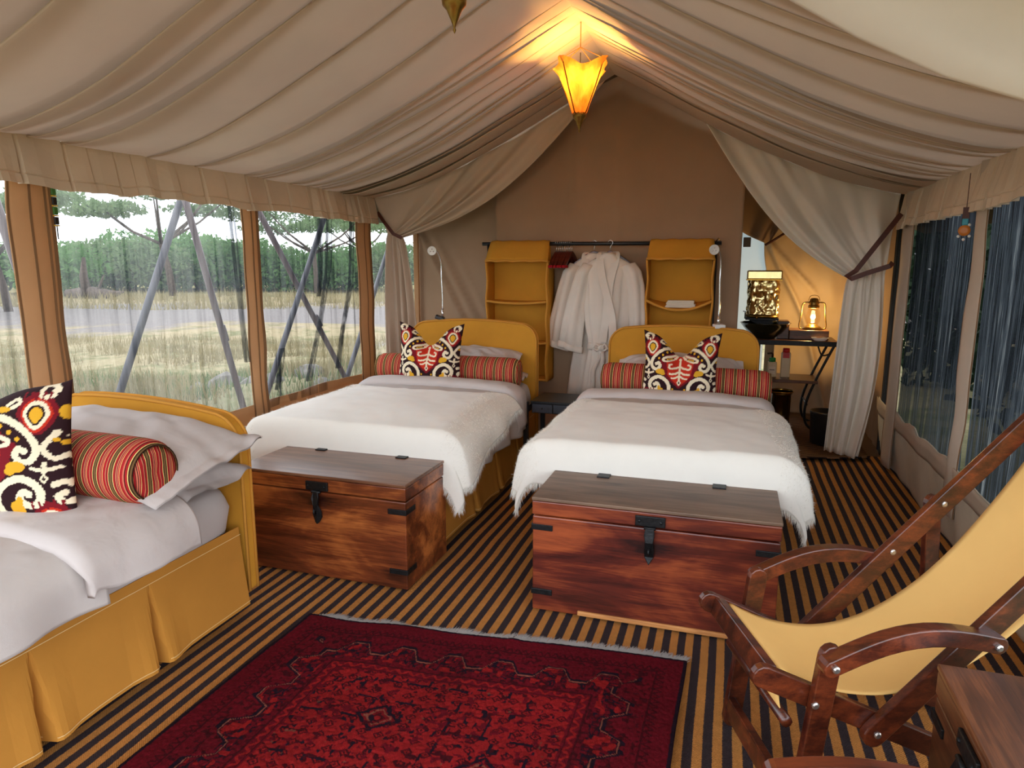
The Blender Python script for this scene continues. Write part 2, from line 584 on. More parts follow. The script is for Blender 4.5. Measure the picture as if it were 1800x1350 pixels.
# ceiling lining: bellied panels between overlapping folds
def roof_side(side, seed):
    rr = random.Random(seed)
    xe, ze = (XL, EZL) if side < 0 else (XR, EZR)
    folds = []
    y = -0.35
    while y < 5.35:
        folds.append(y)
        y += rr.choice((0.12, 0.20, 0.30, 0.38, 0.46)) * (1.0 if y < 3.6 else 0.62)
    folds.append(5.52)
    S = np.linspace(0, 1, 64)
    rows, rz = [], []
    def wob(k, s):
        r2 = random.Random(seed * 100 + k)
        a, b, c = r2.uniform(-.10, .10), r2.uniform(-.07, .07), r2.uniform(0, 6)
        return a * (s - 0.5) + b * np.sin(PI * s * 1.2 + c) * 0.6
    def depth(k, s):
        r2 = random.Random(seed * 177 + k)
        c0, wd, d = r2.uniform(0.3, 0.95), r2.uniform(0.35, 0.9), r2.choice((0.010, 0.018, 0.026, 0.034, 0.044))
        return d * np.exp(-((s - c0) / wd) ** 2 * 1.5) * sstep(0.0, 0.15, s) * (1 - 0.75 * sstep(0.93, 1.0, s)) + 0.002 * sstep(0, .05, s)
    for k in range(len(folds) - 1):
        a = folds[k] + wob(k, S)
        b = folds[k + 1] + (wob(k + 1, S) if k + 1 < len(folds) - 1 else 0 * S)
        wdt = np.maximum(b - a, 0.03)
        bel = 0.040 * min(1.0, (folds[k + 1] - folds[k]) / 0.3)
        da = depth(k, S)
        db = depth(k + 1, S)
        shp = sstep(0.02, 0.45, S) * (1 - 0.85 * sstep(0.72, 1.0, S))
        for fr in (0.0, 0.02, 0.05, 0.10, 0.18, 0.28, 0.4, 0.52, 0.64, 0.76, 0.86, 0.94, 1.0):
            h = -bel * math.sin(PI * fr) ** 0.8 * shp - da * (1 - fr) ** 1.6
            if fr == 0.0:
                h = h + 0.004 * np.clip(da / 0.02, 0, 1)
            rows.append(a + wdt * fr)
            rz.append(h)
        if k < len(folds) - 2:
            p = 2.4 * db + 0.006
            for fy, hz in ((0.5, 0.003 + 0 * db), (1.0, 0.004 + 0 * db), (1.0, -0.003 - 0.05 * db), (0.5, -0.003 - 0.45 * db), (0.12, -0.002 - 0.85 * db)):
                rows.append(b + p * fy)
                rz.append(hz * np.clip(db / 0.004, 0, 1))
    Yr = np.array(rows)
    Hr = np.array(rz)
    Ss = np.tile(S, (len(rows), 1))
    Xr = RX + (xe - RX) * Ss
    sag = 0.10 + 0.16 * np.clip((3.0 - Yr) / 3.0, 0, 1) * 0.6
    Zr = RZ + (ze - RZ) * Ss - sag * 4 * Ss * (1 - Ss) * (0.55 + 0.9 * Ss) / 1.0
    Zr = Zr + Hr + 0.006 * n2d(Xr * 3, Yr * 3, seed) * sstep(0, .1, Ss)
    # normal to slope roughly
    Xr = Xr + Hr * 0.35 * (-1 if side < 0 else 1) * -1
    # stretch so the last row meets the skewed end line
    k_ = (yend(Xr) + 0.0) / 5.52
    Yr = np.where(Yr > 2.5, 2.5 + (Yr - 2.5) * (yend(Xr) - 2.5) / (5.52 - 2.5), Yr)
    return np.dstack([Xr, Yr, Zr])
for sd, nm in ((-1, 'ceiling'), (1, 'ceiling')):
    o = MB().grid(roof_side(sd, 11 if sd < 0 else 23)).build(nm, M['liner'], smooth=True)
    tag(o, kind='structure')
# roof beyond the lining, over the wash area
b = MB()
for x0, z0, x1, z1 in ((RX, 3.06, -3.6, 1.98), (RX, 3.06, 1.9, 1.86)):
    P = np.zeros((2, 2, 3))
    for j, yv in enumerate((4.9, 8.3)):
        P[j, 0] = (x0, yv, z0)
        P[j, 1] = (x1, yv, z1)
    b.grid(P)
tag(b.build('ceiling', M['dark_canvas']), kind='structure')
b = MB()
b.box((-2.0, 7.9, 1.5), (3.2, 0.02, 3.2))
b.box((1.02, 7.9, 1.5), (1.3, 0.02, 3.2))
b.box((0.0, 7.9, 2.75), (0.9, 0.02, 0.7))
tag(b.build('wall_back', M['dark_canvas']), kind='structure')  # outer gable added to stop sky light leaking in over the wash area
tag(MB().box((-3.2, 7.3, 1.0), (0.02, 1.3, 2.2)).build('wall_left', M['dark_canvas']), kind='structure')

# valances with box pleats
def valance(x0, y0, y1, zt, zb, side, seed):
    rr = random.Random(seed)
    ys_, off = [y0], [0.0]
    y = y0
    while y < y1 - 0.02:
        wd = rr.choice((0.12, 0.16, 0.2, 0.1, 0.24))
        y2 = min(y + wd, y1)
        o_ = rr.uniform(0.005, 0.03)
        o2 = rr.uniform(0.005, 0.03)
        for fr, oo in ((0.05, o_), (0.35, o_ + rr.uniform(-.01, .01)), (0.7, o2), (0.93, o2), (0.97, -0.012)):
            ys_.append(y + (y2 - y) * fr)
            off.append(oo)
        ys_.append(y2)
        off.append(-0.012)
        y = y2
    ys_ = np.array(ys_)
    off = np.array(off)
    vs = np.array([0, 0.12, 0.3, 0.5, 0.7, 0.76, 0.79, 0.82, 0.9, 1.0])
    P = np.zeros((len(vs), len(ys_), 3))
    for j, v in enumerate(vs):
        open_ = 0.35 + 0.9 * v
        zb2 = zb + 0.022 * n1d(ys_ * 2.6, seed) + 0.010 * n1d(ys_ * 8, seed + 1)
        hem = -0.006 if v == 0.79 else 0.0
        P[j, :, 0] = x0 - side * (off * open_ + hem + 0.03 * v + 0.008 * n2d(ys_ * 6, v * 3, seed) * v)
        P[j, :, 1] = ys_
        P[j, :, 2] = zt + (zb2 - zt) * v
    return MB().grid(P).build('valance', M['valance'], smooth=False, solid=0.004)
tag(valance(XL + 0.02, -0.35, 5.56, EZL + 0.0, 1.885, -1, 5), kind='structure').name = 'trim_1'
tag(valance(XR - 0.01, -0.35, 5.92, EZR + 0.0, 1.81, 1, 9), kind='structure').name = 'trim_2'

# left wall: canvas band, posts, netting
def sheet(ya, yb, za, zb, x, ny, nz, amp, seed, side=0, fold=8, ysh=None):
    ys_ = np.linspace(ya, yb, ny)
    zs_ = np.linspace(za, zb, nz)
    Yg, Zg = np.meshgrid(ys_, zs_)
    Xg = x + amp * n2d(Yg * fold, Zg * 0.7, seed)
    return np.dstack([Xg, Yg, Zg])
XW = -3.10
P = sheet(-0.35, 6.6, -0.02, 0.60, XW, 120, 10, 0.012, 3)
P[-1, :, 2] += 0.018 * n1d(P[-1, :, 1] * 3, 8)
tag(MB().grid(P).build('wall_left', M['post'], smooth=True, solid=0.004), kind='structure')
def post(ya, yb, x, z0, z1, seed, m, lean=0.0, seams=True, wav=0.012):
    zs_ = np.linspace(z0, z1, 40)
    us = np.linspace(0, 1, 9)
    U, Zg = np.meshgrid(us, zs_)
    e0 = ya + wav * n1d(Zg * 4, seed) + lean * (1 - (Zg - z0) / (z1 - z0))
    e1 = yb + wav * n1d(Zg * 4, seed + 1) + lean * (1 - (Zg - z0) / (z1 - z0))
    Yg = e0 + (e1 - e0) * U
    Xg = x + 0.025 * np.sin(PI * U) * (1 if x < 0 else -1)
    o = MB().grid(np.dstack([Xg, Yg, Zg])).build('trim', m, smooth=True, solid=0.003)
    tag(o, kind='structure')
    if seams:
        for fr in (0.03, 0.42, 0.80, 0.97):
            i = fr
            ycol = e0[:, 0] + (e1[:, 0] - e0[:, 0]) * i
            xcol = x + (0.025 * math.sin(PI * i) + 0.004) * (1 if x < 0 else -1)
            Pp = np.zeros((40, 2, 3))
            wdt = 0.012 if fr < 0.9 else 0.02
            Pp[:, 0] = np.stack([np.full(40, xcol), ycol - wdt / 2, zs_], 1)
            Pp[:, 1] = np.stack([np.full(40, xcol), ycol + wdt / 2, zs_], 1)
            MB().grid(Pp).build('seam_tape', M['seam'], o, solid=0.002)
    return o
nt = 3
for k, (ya, yb, ln) in enumerate(((2.29, 2.50, 0.0), (3.83, 3.99, 0.0), (5.27, 5.52, 0.03), (0.55, 0.75, 0.0), (5.98, 6.05, 0))):
    o = post(ya, yb, XW + 0.01, 0.0, 2.2, 20 + k * 3, M['post'], ln)
    o.name = 'trim_%d' % nt
    nt += 1
nw = 1
for k, (ya, yb, mm) in enumerate(((-0.35, 0.6, 'net_l'), (0.7, 2.34, 'net_l'), (2.44, 3.88, 'net_l'), (3.95, 5.32, 'net_l2'), (5.45, 6.62, 'net_l'))):
    P = sheet(ya, yb, 0.54, 2.2, XW, 60, 24, 0.012, 40 + k, fold=6)
    o = MB().grid(P).build('window_%d' % nw, M[mm], smooth=True)
    nw += 1
    tag(o, kind='structure')

# netting bunched in dark hanging folds
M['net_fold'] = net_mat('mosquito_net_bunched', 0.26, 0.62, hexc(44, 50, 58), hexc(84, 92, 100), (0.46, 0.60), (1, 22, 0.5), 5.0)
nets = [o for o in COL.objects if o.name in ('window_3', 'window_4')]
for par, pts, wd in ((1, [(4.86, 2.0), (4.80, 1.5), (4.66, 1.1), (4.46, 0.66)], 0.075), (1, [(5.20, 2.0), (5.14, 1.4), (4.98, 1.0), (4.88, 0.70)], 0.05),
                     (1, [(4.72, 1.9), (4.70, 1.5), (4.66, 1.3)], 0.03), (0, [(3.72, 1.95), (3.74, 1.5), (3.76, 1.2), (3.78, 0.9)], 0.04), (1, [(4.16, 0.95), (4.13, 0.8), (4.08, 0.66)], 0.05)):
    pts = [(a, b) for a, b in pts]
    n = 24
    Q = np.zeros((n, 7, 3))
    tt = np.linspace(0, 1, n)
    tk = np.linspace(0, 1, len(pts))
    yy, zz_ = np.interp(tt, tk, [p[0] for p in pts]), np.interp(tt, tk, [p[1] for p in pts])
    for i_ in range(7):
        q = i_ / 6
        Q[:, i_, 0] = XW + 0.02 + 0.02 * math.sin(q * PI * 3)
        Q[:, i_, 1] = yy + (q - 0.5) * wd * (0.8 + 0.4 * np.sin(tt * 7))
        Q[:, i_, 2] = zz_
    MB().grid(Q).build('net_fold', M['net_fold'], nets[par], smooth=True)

# right wall
XRW = 1.21
P = sheet(2.32, 6.2, -0.02, 0.47, XRW, 140, 12, 0.014, 61, fold=5)
tt = (P[:, :, 2] + 0.02) / 0.49
P[:, :, 0] += 0.05 * (1 - tt) ** 2 - 0.015
P[-1, :, 2] += 0.02 * n1d(P[-1, :, 1] * 7, 12)
wr = tag(MB().grid(P).build('wall_right', M['skirting'], smooth=True, solid=0.004), kind='structure')
P2 = P[-4:, :, :].copy()
P2[:, :, 0] -= 0.012
P2[0, :, 2] += 0.02
MB().grid(P2).build('hem_band', M['rwall'], wr, smooth=True, solid=0.003)
for k, (ya, yb, z0, wv) in enumerate(((4.02, 4.20, 0.2, 0.03), (5.52, 5.86, 0.03, 0.02), (2.3, 2.46, 0.2, 0.03))):
    o = post(ya, yb, XRW - 0.018, z0, 2.1, 70 + 3 * k, M['rwall'], 0.02, seams=False, wav=wv)
    o.name = 'trim_%d' % nt
    nt += 1
    for fr in (0.03, 0.97):
        zs_ = np.linspace(z0, 2.1, 40)
        yy = (ya if fr < .5 else yb) + wv * n1d(zs_ * 4, 70 + 3 * k + (0 if fr < .5 else 1)) + 0.02 * (1 - (zs_ - z0) / (2.1 - z0))
        Pp = np.zeros((40, 2, 3))
        for q, dd in enumerate((-0.006, 0.006)):
            Pp[:, q] = np.stack([np.full(40, XRW - 0.022), yy + dd, zs_], 1)
        MB().grid(Pp).build('seam_tape', M['seam'], o, solid=0.002)
for k, (ya, yb) in enumerate(((2.38, 4.08), (4.13, 5.62))):
    P = sheet(ya, yb, 0.40, 2.1, XRW + 0.01, 70, 24, 0.02, 90 + k, fold=7)
    o = MB().grid(P).build('window_%d' % nw, M['net_r'], smooth=True)
    nw += 1
    tag(o, kind='structure')
# strip of netting past the corner post
P = sheet(5.8, 6.3, 0.0, 2.1, XRW + 0.02, 10, 12, 0.01, 95)
tag(MB().grid(P).build('window_%d' % nw, M['net_r'], smooth=True), kind='structure')
nw += 1
# corner wall beyond the curtain
P = sheet(6.25, 8.0, -0.02, 2.2, 1.25, 30, 10, 0.012, 97)
tag(MB().grid(P).build('wall_right', M['back'], smooth=True), kind='structure')

# back wall: hung panel in the middle, slack canvas to the left
xs = np.linspace(-2.03, 0.053, 80)
zs_ = np.linspace(0.0, 3.12, 60)
Xg, Zg = np.meshgrid(xs, zs_)
Yg = 5.86 + 0.006 * n2d(Xg * 7, Zg * 0.6, 31) - 0.008 * np.exp(-((Xg + 0.95) / 0.012) ** 2) + 0.004 * n2d(Xg * 3, Zg * 3, 32) - 0.012 * np.exp(-((Xg + 1.35) / 0.02) ** 2) * (Zg > 2)
tag(MB().grid(np.dstack([Xg, Yg, Zg])).build('wall_back', M['back'], smooth=True, solid=0.006), kind='structure')
xs = np.linspace(-2.98, -1.9, 90)
zs_ = np.linspace(-0.02, 2.9, 60)
Xg, Zg = np.meshgrid(xs, zs_)
q = (Xg + 2.98) * 1.0 + (Zg - 1.8) * 0.62
Yg = 6.28 - 0.30 * (Xg + 2.98) - 0.05 * np.exp(-((q - 0.06) / 0.035) ** 2) - 0.05 * np.exp(-((q - 0.20) / 0.05) ** 2) * sstep(2.2, 1.2, Zg) - 0.03 * np.exp(-((q - 0.36) / 0.04) ** 2) * sstep(1.9, 1.0, Zg) + 0.01 * n2d(Xg * 4, Zg * 2, 33)
tag(MB().grid(np.dstack([Xg, Yg, Zg])).build('wall_back', M['back'], smooth=True, solid=0.004), kind='structure')
# narrow ochre seam post beside it
o = MB().box((-2.99, 6.24, 1.0), (0.05, 0.03, 2.1)).build('trim_%d' % nt, M['post'], bevel=0.005)
tag(o, kind='structure')
nt += 1
# wash area: back wall; a white cloth stands in for daylight in its doorway
m_, t_, p_ = newmat('white_door_cloth')
p_.inputs['Base Color'].default_value = hexc(235, 238, 236)
p_.inputs['Roughness'].default_value = 0.9
tr_ = t_.n.new('ShaderNodeBsdfTranslucent')
tr_.inputs['Color'].default_value = hexc(225, 234, 236)
mx_ = t_.n.new('ShaderNodeMixShader')
mx_.inputs[0].default_value = 0.6
t_.link(p_.outputs[0], mx_.inputs[1])
t_.link(tr_.outputs[0], mx_.inputs[2])
t_.link(mx_.outputs[0], t_.n['Material Output'].inputs['Surface'])
M['door_cloth'] = m_
tag(MB().grid(np.dstack([*np.meshgrid(np.linspace(-0.4, 0.34, 4), np.linspace(0, 2.4, 4)), np.zeros((4, 4))])[:, :, [0, 2, 1]] + np.array([0, 7.75, 0])).build('door_1', M['door_cloth'], solid=0.004), kind='structure')
o = MB().box((0.12, 7.70, 1.775), (0.075, 0.03, 0.10)).build('switch_box', M['steel_b'], bevel=0.004)
tag(o, 'small grey box fixed high on the white door cloth', 'box')
xs = np.linspace(0.24, 1.35, 90)
zs_ = np.linspace(-0.02, 2.3, 60)
Xg, Zg = np.meshgrid(xs, zs_)
q1 = (Xg - 0.3) - (1.75 - Zg) * 0.35
q2 = (Xg - 0.3) - (1.75 - Zg) * 0.85
Yg = 7.66 - 0.07 * np.exp(-(q1 / 0.03) ** 2) - 0.07 * np.exp(-(q2 / 0.04) ** 2) * sstep(1.0, 1.5, Zg) + 0.035 * n2d(Xg * 5 + Zg * 2, Zg * 3 - Xg * 2, 34) + 0.02 * n2d(Xg * 9, Zg * 7, 35)
# the left edge is drawn up to the strap at z 1.74
ed = 0.29 + 0.16 * sstep(1.74, 0.9, Zg) - 0.10 * sstep(1.74, 2.0, Zg)
Xg = ed + (Xg - 0.24) * (1.35 - ed) / (1.35 - 0.24)
tag(MB().grid(np.dstack([Xg, Yg, Zg])).build('wall_back', cloth('wash_wall_canvas', hexc(206, 182, 150), 0.06, 420, 0.1), smooth=True, solid=0.004), kind='structure')
# slack roof flap above the doorway
xs = np.linspace(0.0, 0.60, 30)
vs = np.linspace(0, 1, 20)
U, V = np.meshgrid(np.linspace(0, 1, 30), vs)
top = np.dstack([-0.15 + 0.85 * U, 7.4 + 0 * U, 2.45 - 0.2 * U])
bot = np.dstack([0.02 + 0.30 * np.minimum(U * 1.6, 1) + 0.25 * np.clip(U - 0.62, 0, 1), 7.4 + 0 * U, 1.90 - 0.16 * np.minimum(U * 1.6, 1) ** 0.8 + 0.45 * np.clip(U - 0.62, 0, 1)])
Pp = top + (bot - top) * V[:, :, None]
Pp[:, :, 1] += 0.03 * np.sin(U * 16 + V * 4) * V
tag(MB().grid(Pp).build('bathroom_curtain', M['back'], smooth=True, solid=0.004), 'tan canvas curtain gathered up above the white doorway', 'curtain')
o = MB().tube([(0.285, 7.36, 1.735), (0.36, 7.34, 1.78), (0.50, 7.33, 1.875), (0.60, 7.68, 1.96)], 0.012, 8).build('curtain_strap', M['leather'], smooth=True)
tag(o, 'thin brown strap holding up the small curtain above the doorway', 'strap')

# end curtains drawn to a leather tie
def end_curtain(name, inner_top, outer_top, tieA, tieB, botA, botB, ytop, ytie, ybot, sagk, seed, label, nfold, roof):
    nu, n1, n2 = 120, 46, 40
    us = np.linspace(0, 1, nu)
    rows = []
    for i in range(n1):
        t = i / (n1 - 1)
        xt = inner_top[0] + (outer_top[0] - inner_top[0]) * us
        zt = roof(xt)
        xb = tieA[0] + (tieB[0] - tieA[0]) * us
        zb = tieA[1] + (tieB[1] - tieA[1]) * us
        te = t
        x = xt + (xb - xt) * te
        z = zt + (zb - zt) * te
        dx = np.abs(xb - xt)
        z = z - sagk * dx * np.sin(PI * t) * (1 - us) ** 0.7
        y0 = ytop(xt)
        y = y0 + (ytie - y0) * t
        ph = us * nfold * 2 * PI + 1.2 * np.sin(us * 7 + seed)
        amp = 0.035 * (0.25 + 0.75 * (1 - abs(2 * t - 1.0)) + 0.3 * t)
        y = y + amp * np.sin(ph + t * 1.0) * (0.6 + 0.4 * n1d(us * 9, seed)) + 0.02 * n2d(us * 14, np.full(nu, t * 2), seed)
        rows.append(np.stack([x, y, z], 1))
    for i in range(1, n2):
        t = i / (n2 - 1)
        open_ = t ** 0.55
        xb = tieA[0] + (tieB[0] - tieA[0]) * us
        xe = botA[0] + (botB[0] - botA[0]) * us
        zb = tieA[1] + (tieB[1] - tieA[1]) * us
        ze = botA[1] + (botB[1] - botA[1]) * us
        x = xb + (xe - xb) * open_ + (0.07 * np.sin(PI * t) * (us if botB[0] > 0 else 0 * us))
        z = zb + (ze - zb) * t
        y = ytie + (ybot - ytie) * t
        ph = us * nfold * 2 * PI + 1.2 * np.sin(us * 7 + seed)
        amp = 0.015 + 0.03 * sstep(0, 0.3, t) * (1 - 0.5 * sstep(0.75, 1, t))
        y = y + amp * np.sin(ph + 0.8 * t) * (0.6 + 0.4 * n1d(us * 9, seed)) + 0.02 * n2d(us * 14, np.full(nu, 2 + t * 3), seed)
        rows.append(np.stack([x, y, z], 1))
    return tag(MB().grid(np.array(rows)).build(name, M['curtain'] if botA[0] > 0 else M['liner'], smooth=True, solid=0.004), label, 'curtain')
def roofL(x):
    s = np.clip((x - RX) / (XL - RX), 0, 1)
    return RZ + (EZL - RZ) * s - 0.10 * 4 * s * (1 - s) * (0.55 + 0.9 * s) + 0.02
def roofR(x):
    s = np.clip((x - RX) / (XR - RX), 0, 1)
    return RZ + (EZR - RZ) * s - 0.10 * 4 * s * (1 - s) * (0.55 + 0.9 * s) + 0.02
end_curtain('end_curtain', (-0.98,), (-3.06,), (-2.81, 1.78), (-2.97, 1.82), (-2.66, 0.02), (-3.04, 0.02), lambda x: yend(x) + 0.02, 5.62, 5.66, 0.13, 3,
            'beige curtain tied back at the left end behind the window wall', 4, roofL)
end_curtain('end_curtain', (-0.28,), (1.17,), (0.84, 1.44), (1.10, 1.52), (0.77, 0.07), (1.02, 0.02), lambda x: yend(x) + 0.02, 5.86, 5.84, 0.16, 5,
            'long cream curtain with leather ties beside the washstand', 3.3, roofR)
def strap(pts, wd, label):
    b = MB()
    pts = [Vector(p) for p in pts]
    n = len(pts)
    P = np.zeros((n, 2, 3))
    for i in range(n):
        d = (pts[min(i + 1, n - 1)] - pts[max(0, i - 1)]).normalized()
        e = d.cross(Vector((0, 1, 0))).normalized()
        P[i, 0] = pts[i] + e * wd / 2
        P[i, 1] = pts[i] - e * wd / 2
    o = b.grid(P).build('curtain_tie', M['leather'], solid=0.006)
    return tag(o, label, 'strap')
strap([(-3.03, 5.56, 2.0), (-2.95, 5.53, 1.91), (-2.86, 5.52, 1.81), (-2.79, 5.54, 1.775)], 0.03, 'dark brown leather tie on the left end curtain')
strap([(1.14, 5.72, 1.91), (1.0, 5.70, 1.70), (0.87, 5.70, 1.50), (0.81, 5.72, 1.455), (0.845, 5.71, 1.44), (0.95, 5.70, 1.485), (1.09, 5.68, 1.535), (1.11, 5.70, 1.56)], 0.036, 'brown leather tie gathering the long cream curtain')

# front drape hanging under the right roof slope
U, V = np.meshgrid(np.linspace(0, 1, 60), np.linspace(0, 1, 30))
ex = -0.10 + 1.28 * U
ez = np.interp(ex, [-0.10, 0.089, 0.254, 0.452, 0.636, 0.9, 1.18], [2.36, 2.211, 2.101, 1.992, 1.921, 1.87, 1.86])
sr = np.clip((ex - RX) / (XR - RX), 0, 1)
zr_ = RZ + (EZR - RZ) * sr - 0.14 * 4 * sr * (1 - sr) * (0.55 + 0.9 * sr)
ez = np.minimum(ez, zr_ - 0.01)
Yd = 2.0 - 0.16 * V - 0.02 * np.sin(V * 7 + U * 2)
Zd = ez + (zr_ - ez + 0.03) * V ** 1.15
Xd = ex + 0.015 * np.sin(V * 5 + U * 3)
Yd = Yd + 0.03 * np.sin(U * 8 + V * 5) * V
o = MB().grid(np.dstack([Xd, Yd, Zd])).build('front_drape', cloth('drape_canvas', hexc(238, 232, 224), 0.04, 300, 0.1), smooth=True, solid=0.006)
tag(o, 'pale drape slung under the right roof slope near the front', 'drape')

# ------------------------------------------------------------------ outdoors
GZ = -0.30
m_, t_, p_ = newmat('savanna_ground')
v = t_.coord()
dt = t_.n.new('ShaderNodeVectorMath')
dt.operation = 'DOT_PRODUCT'
dt.inputs[1].default_value = (-0.305, 0.952, 0)
t_.link(v, dt.inputs[0])
n_big = t_.noise(t_.coord((0.25, 0.25, 1)), 1.0, 5, 0.6)
n_mid = t_.noise(v, 1.3, 6, 0.7)
n_fin = t_.noise(v, 9, 6, 0.75)
s_ = t_.math('ADD', dt.outputs['Value'], t_.math('MULTIPLY', t_.math('SUBTRACT', n_big, 0.5), 22))
bandc = t_.ramp(t_.math('DIVIDE', s_, 100), [(0.06, hexc(150, 146, 112)), (0.12, hexc(190, 176, 138)), (0.175, hexc(196, 178, 142)), (0.205, hexc(158, 150, 146)), (0.30, hexc(160, 153, 148)), (0.34, hexc(196, 176, 138)), (0.52, hexc(190, 176, 130)), (0.7, hexc(120, 128, 84))])
grn = t_.mix(t_.ramp(n_mid, [(0.48, (0, 0, 0, 1)), (0.62, (1, 1, 1, 1))]), bandc, t_.mix(0.6, bandc, hexc(96, 116, 66)))
grn = t_.mix(t_.ramp(t_.math('DIVIDE', s_, 100), [(0.17, (1, 1, 1, 1)), (0.20, (0, 0, 0, 1)), (0.31, (0, 0, 0, 1)), (0.36, (1, 1, 1, 1))]), bandc, grn)
fin = t_.mix(0.5, grn, t_.ramp(n_fin, [(0.3, (0.55, 0.55, 0.55, 1)), (0.7, (1.3, 1.3, 1.3, 1))]), 'MULTIPLY')
fin = t_.mix(1.0, fin, (0.66, 0.66, 0.66, 1), 'MULTIPLY')
t_.link(fin, p_.inputs['Base Color'])
p_.inputs['Roughness'].default_value = 1.0
p_.inputs['Specular IOR Level'].default_value = 0.0
t_.link(t_.bump(n_fin, 0.4, 0.05), p_.inputs['Normal'])
M['ground'] = m_
n_ = 120
gx = np.concatenate([np.linspace(-220, -26, 20), np.linspace(-25, 14, 80), np.linspace(16, 220, 20)])
gy = np.concatenate([np.linspace(-120, -6, 16), np.linspace(-5, 30, 80), np.linspace(32, 260, 24)])
Xg, Yg = np.meshgrid(gx, gy)
Zg = GZ + 0.05 * n2d(Xg * 0.9, Yg * 0.9, 51) + 0.10 * n2d(Xg * 0.3, Yg * 0.3, 52)
bank = np.exp(-(((Xg + 5.3) / 1.5) ** 2 + ((Yg - 8.2) / 2.4) ** 2))
Zg = Zg + 0.34 * bank + 0.08 * n2d(Xg * 2, Yg * 2, 53) * bank
ins = (Xg > -3.6) & (Xg < 1.7) & (Yg > -1.6) & (Yg < 8.4)
Zg = np.where(ins, np.minimum(Zg, GZ), Zg)
g = MB().grid(np.dstack([Xg, Yg, Zg])).build('ground', M['ground'], smooth=True)
tag(g, kind='structure')

def leafmat(name, c, tr=0.35):
    m = cloth(name, c, 0.3, 50, 0.0, transl=tr, blotch=0.8)
    return m
M['leaf_a'] = leafmat('acacia_leaves', hexc(120, 142, 100), 0.5)
M['leaf_b'] = leafmat('bush_leaves', hexc(106, 142, 86), 0.5)
M['leaf_c'] = leafmat('shade_toned_leaves', hexc(44, 60, 42), 0.2)  # bush leaves again, the shade beside the right wall put into their colour
M['grass'] = leafmat('grass_blades', hexc(150, 138, 100))
M['grass_g'] = leafmat('green_blades', hexc(96, 116, 66))

def leaf_cloud(blobs, n, size, rs):
    """leaf cards scattered through a set of ellipsoids"""
    vs = np.zeros((n * 4, 3))
    vol = np.array([b_[3] * b_[4] * b_[5] for b_ in blobs]) ** 0.7
    idx = rs.choice(len(blobs), n, p=vol / vol.sum())
    B = np.array(blobs)[idx]
    d = rs.randn(n, 3)
    d /= np.linalg.norm(d, axis=1)[:, None]
    rad = rs.rand(n, 1) ** 0.45
    c = B[:, :3] + d * rad * B[:, 3:6]
    a = rs.randn(n, 3)
    a /= np.linalg.norm(a, axis=1)[:, None]
    bb = np.cross(a, rs.randn(n, 3))
    bb /= np.linalg.norm(bb, axis=1)[:, None]
    sz = size * (0.5 + rs.rand(n, 1))
    vs[0::4] = c - a * sz
    vs[1::4] = c + bb * sz * 0.45
    vs[2::4] = c + a * sz
    vs[3::4] = c - bb * sz * 0.45
    m_ = MB()
    m_.v = [tuple(p) for p in vs]
    m_.f = [(4 * i, 4 * i + 1, 4 * i + 2, 4 * i + 3) for i in range(n)]
    return m_

def tree(x, y, h, spread, kind, label, seed, leaf='leaf_a', n=2600, group='trees beyond the tent', ls=0.022):
    rr = random.Random(seed)
    rs = np.random.RandomState(seed)
    root = thing('acacia_tree' if kind == 'acacia' else 'leafy_tree', label, 'tree', (x, y, GZ), 0, group)
    tr = MB()
    th = h * (0.45 if kind == 'acacia' else 0.35)
    k1 = Vector((rr.uniform(-.1, .1) * h, rr.uniform(-.1, .1) * h, th))
    tr.tube([(0, 0, -0.2), (k1.x * 0.4, k1.y * 0.3, th * 0.5), k1], [h * 0.035, h * 0.028, h * 0.022], 8)
    blobs = []
    nb = 7
    br = MB()
    for i in range(nb):
        an = 2 * PI * i / nb + rr.uniform(-.3, .3)
        rad = spread * rr.uniform(0.35, 0.85)
        if kind == 'acacia':
            tip = Vector((math.cos(an) * rad, math.sin(an) * rad, h * rr.uniform(0.72, 0.95)))
            blobs.append((tip.x, tip.y, tip.z, spread * 0.5, spread * 0.5, h * 0.07))
        else:
            tip = Vector((math.cos(an) * rad * 0.7, math.sin(an) * rad * 0.7, h * rr.uniform(0.45, 0.9)))
            blobs.append((tip.x, tip.y, tip.z, spread * 0.5, spread * 0.5, h * 0.2))
        mid = k1.lerp(tip, 0.5) + Vector((0, 0, -0.04 * h))
        br.tube([k1, mid, tip], [h * 0.015, h * 0.010, h * 0.004], 6)
    tr.build('trunk', M['bark'], root, smooth=True)
    br.build('branches', M['bark'], root, smooth=True)
    tag(leaf_cloud(blobs, n, h * ls, rs).build('crown', M[leaf], root, fixn=False), kind='stuff')
    return root
def bush(x, y, wd, h, label, seed, leaf='leaf_b', n=1800, group='bushes along the far edge of the clearing', up=0.0, ls=0.05):
    rs = np.random.RandomState(seed)
    root = thing('thorn_bush', label, 'bush', (x, y, GZ), 0, group)
    blobs = []
    for i in range(6):
        a = (i / 5 - 0.5) * wd
        blobs.append((a * 0.95, rs.uniform(-.3, .3) * wd * 0.4, h * rs.uniform(0.38, 0.55) + up, wd * 0.24, wd * 0.22, h * rs.uniform(0.38, 0.5)))
    tag(leaf_cloud(blobs, n, h * ls, rs).build('foliage', M[leaf], root, fixn=False), kind='stuff')
    b = MB()
    for i in range(5):
        x0 = rs.uniform(-.35, .35) * wd
        b.tube([(x0 * 0.3, 0, -0.1), (x0 * 0.7, 0, h * 0.3), (x0, 0, h * 0.6)], [0.05 * h * .4, 0.03 * h * .4, 0.01], 6)
    b.build('stems', M['bark'], root, smooth=True)
    return root
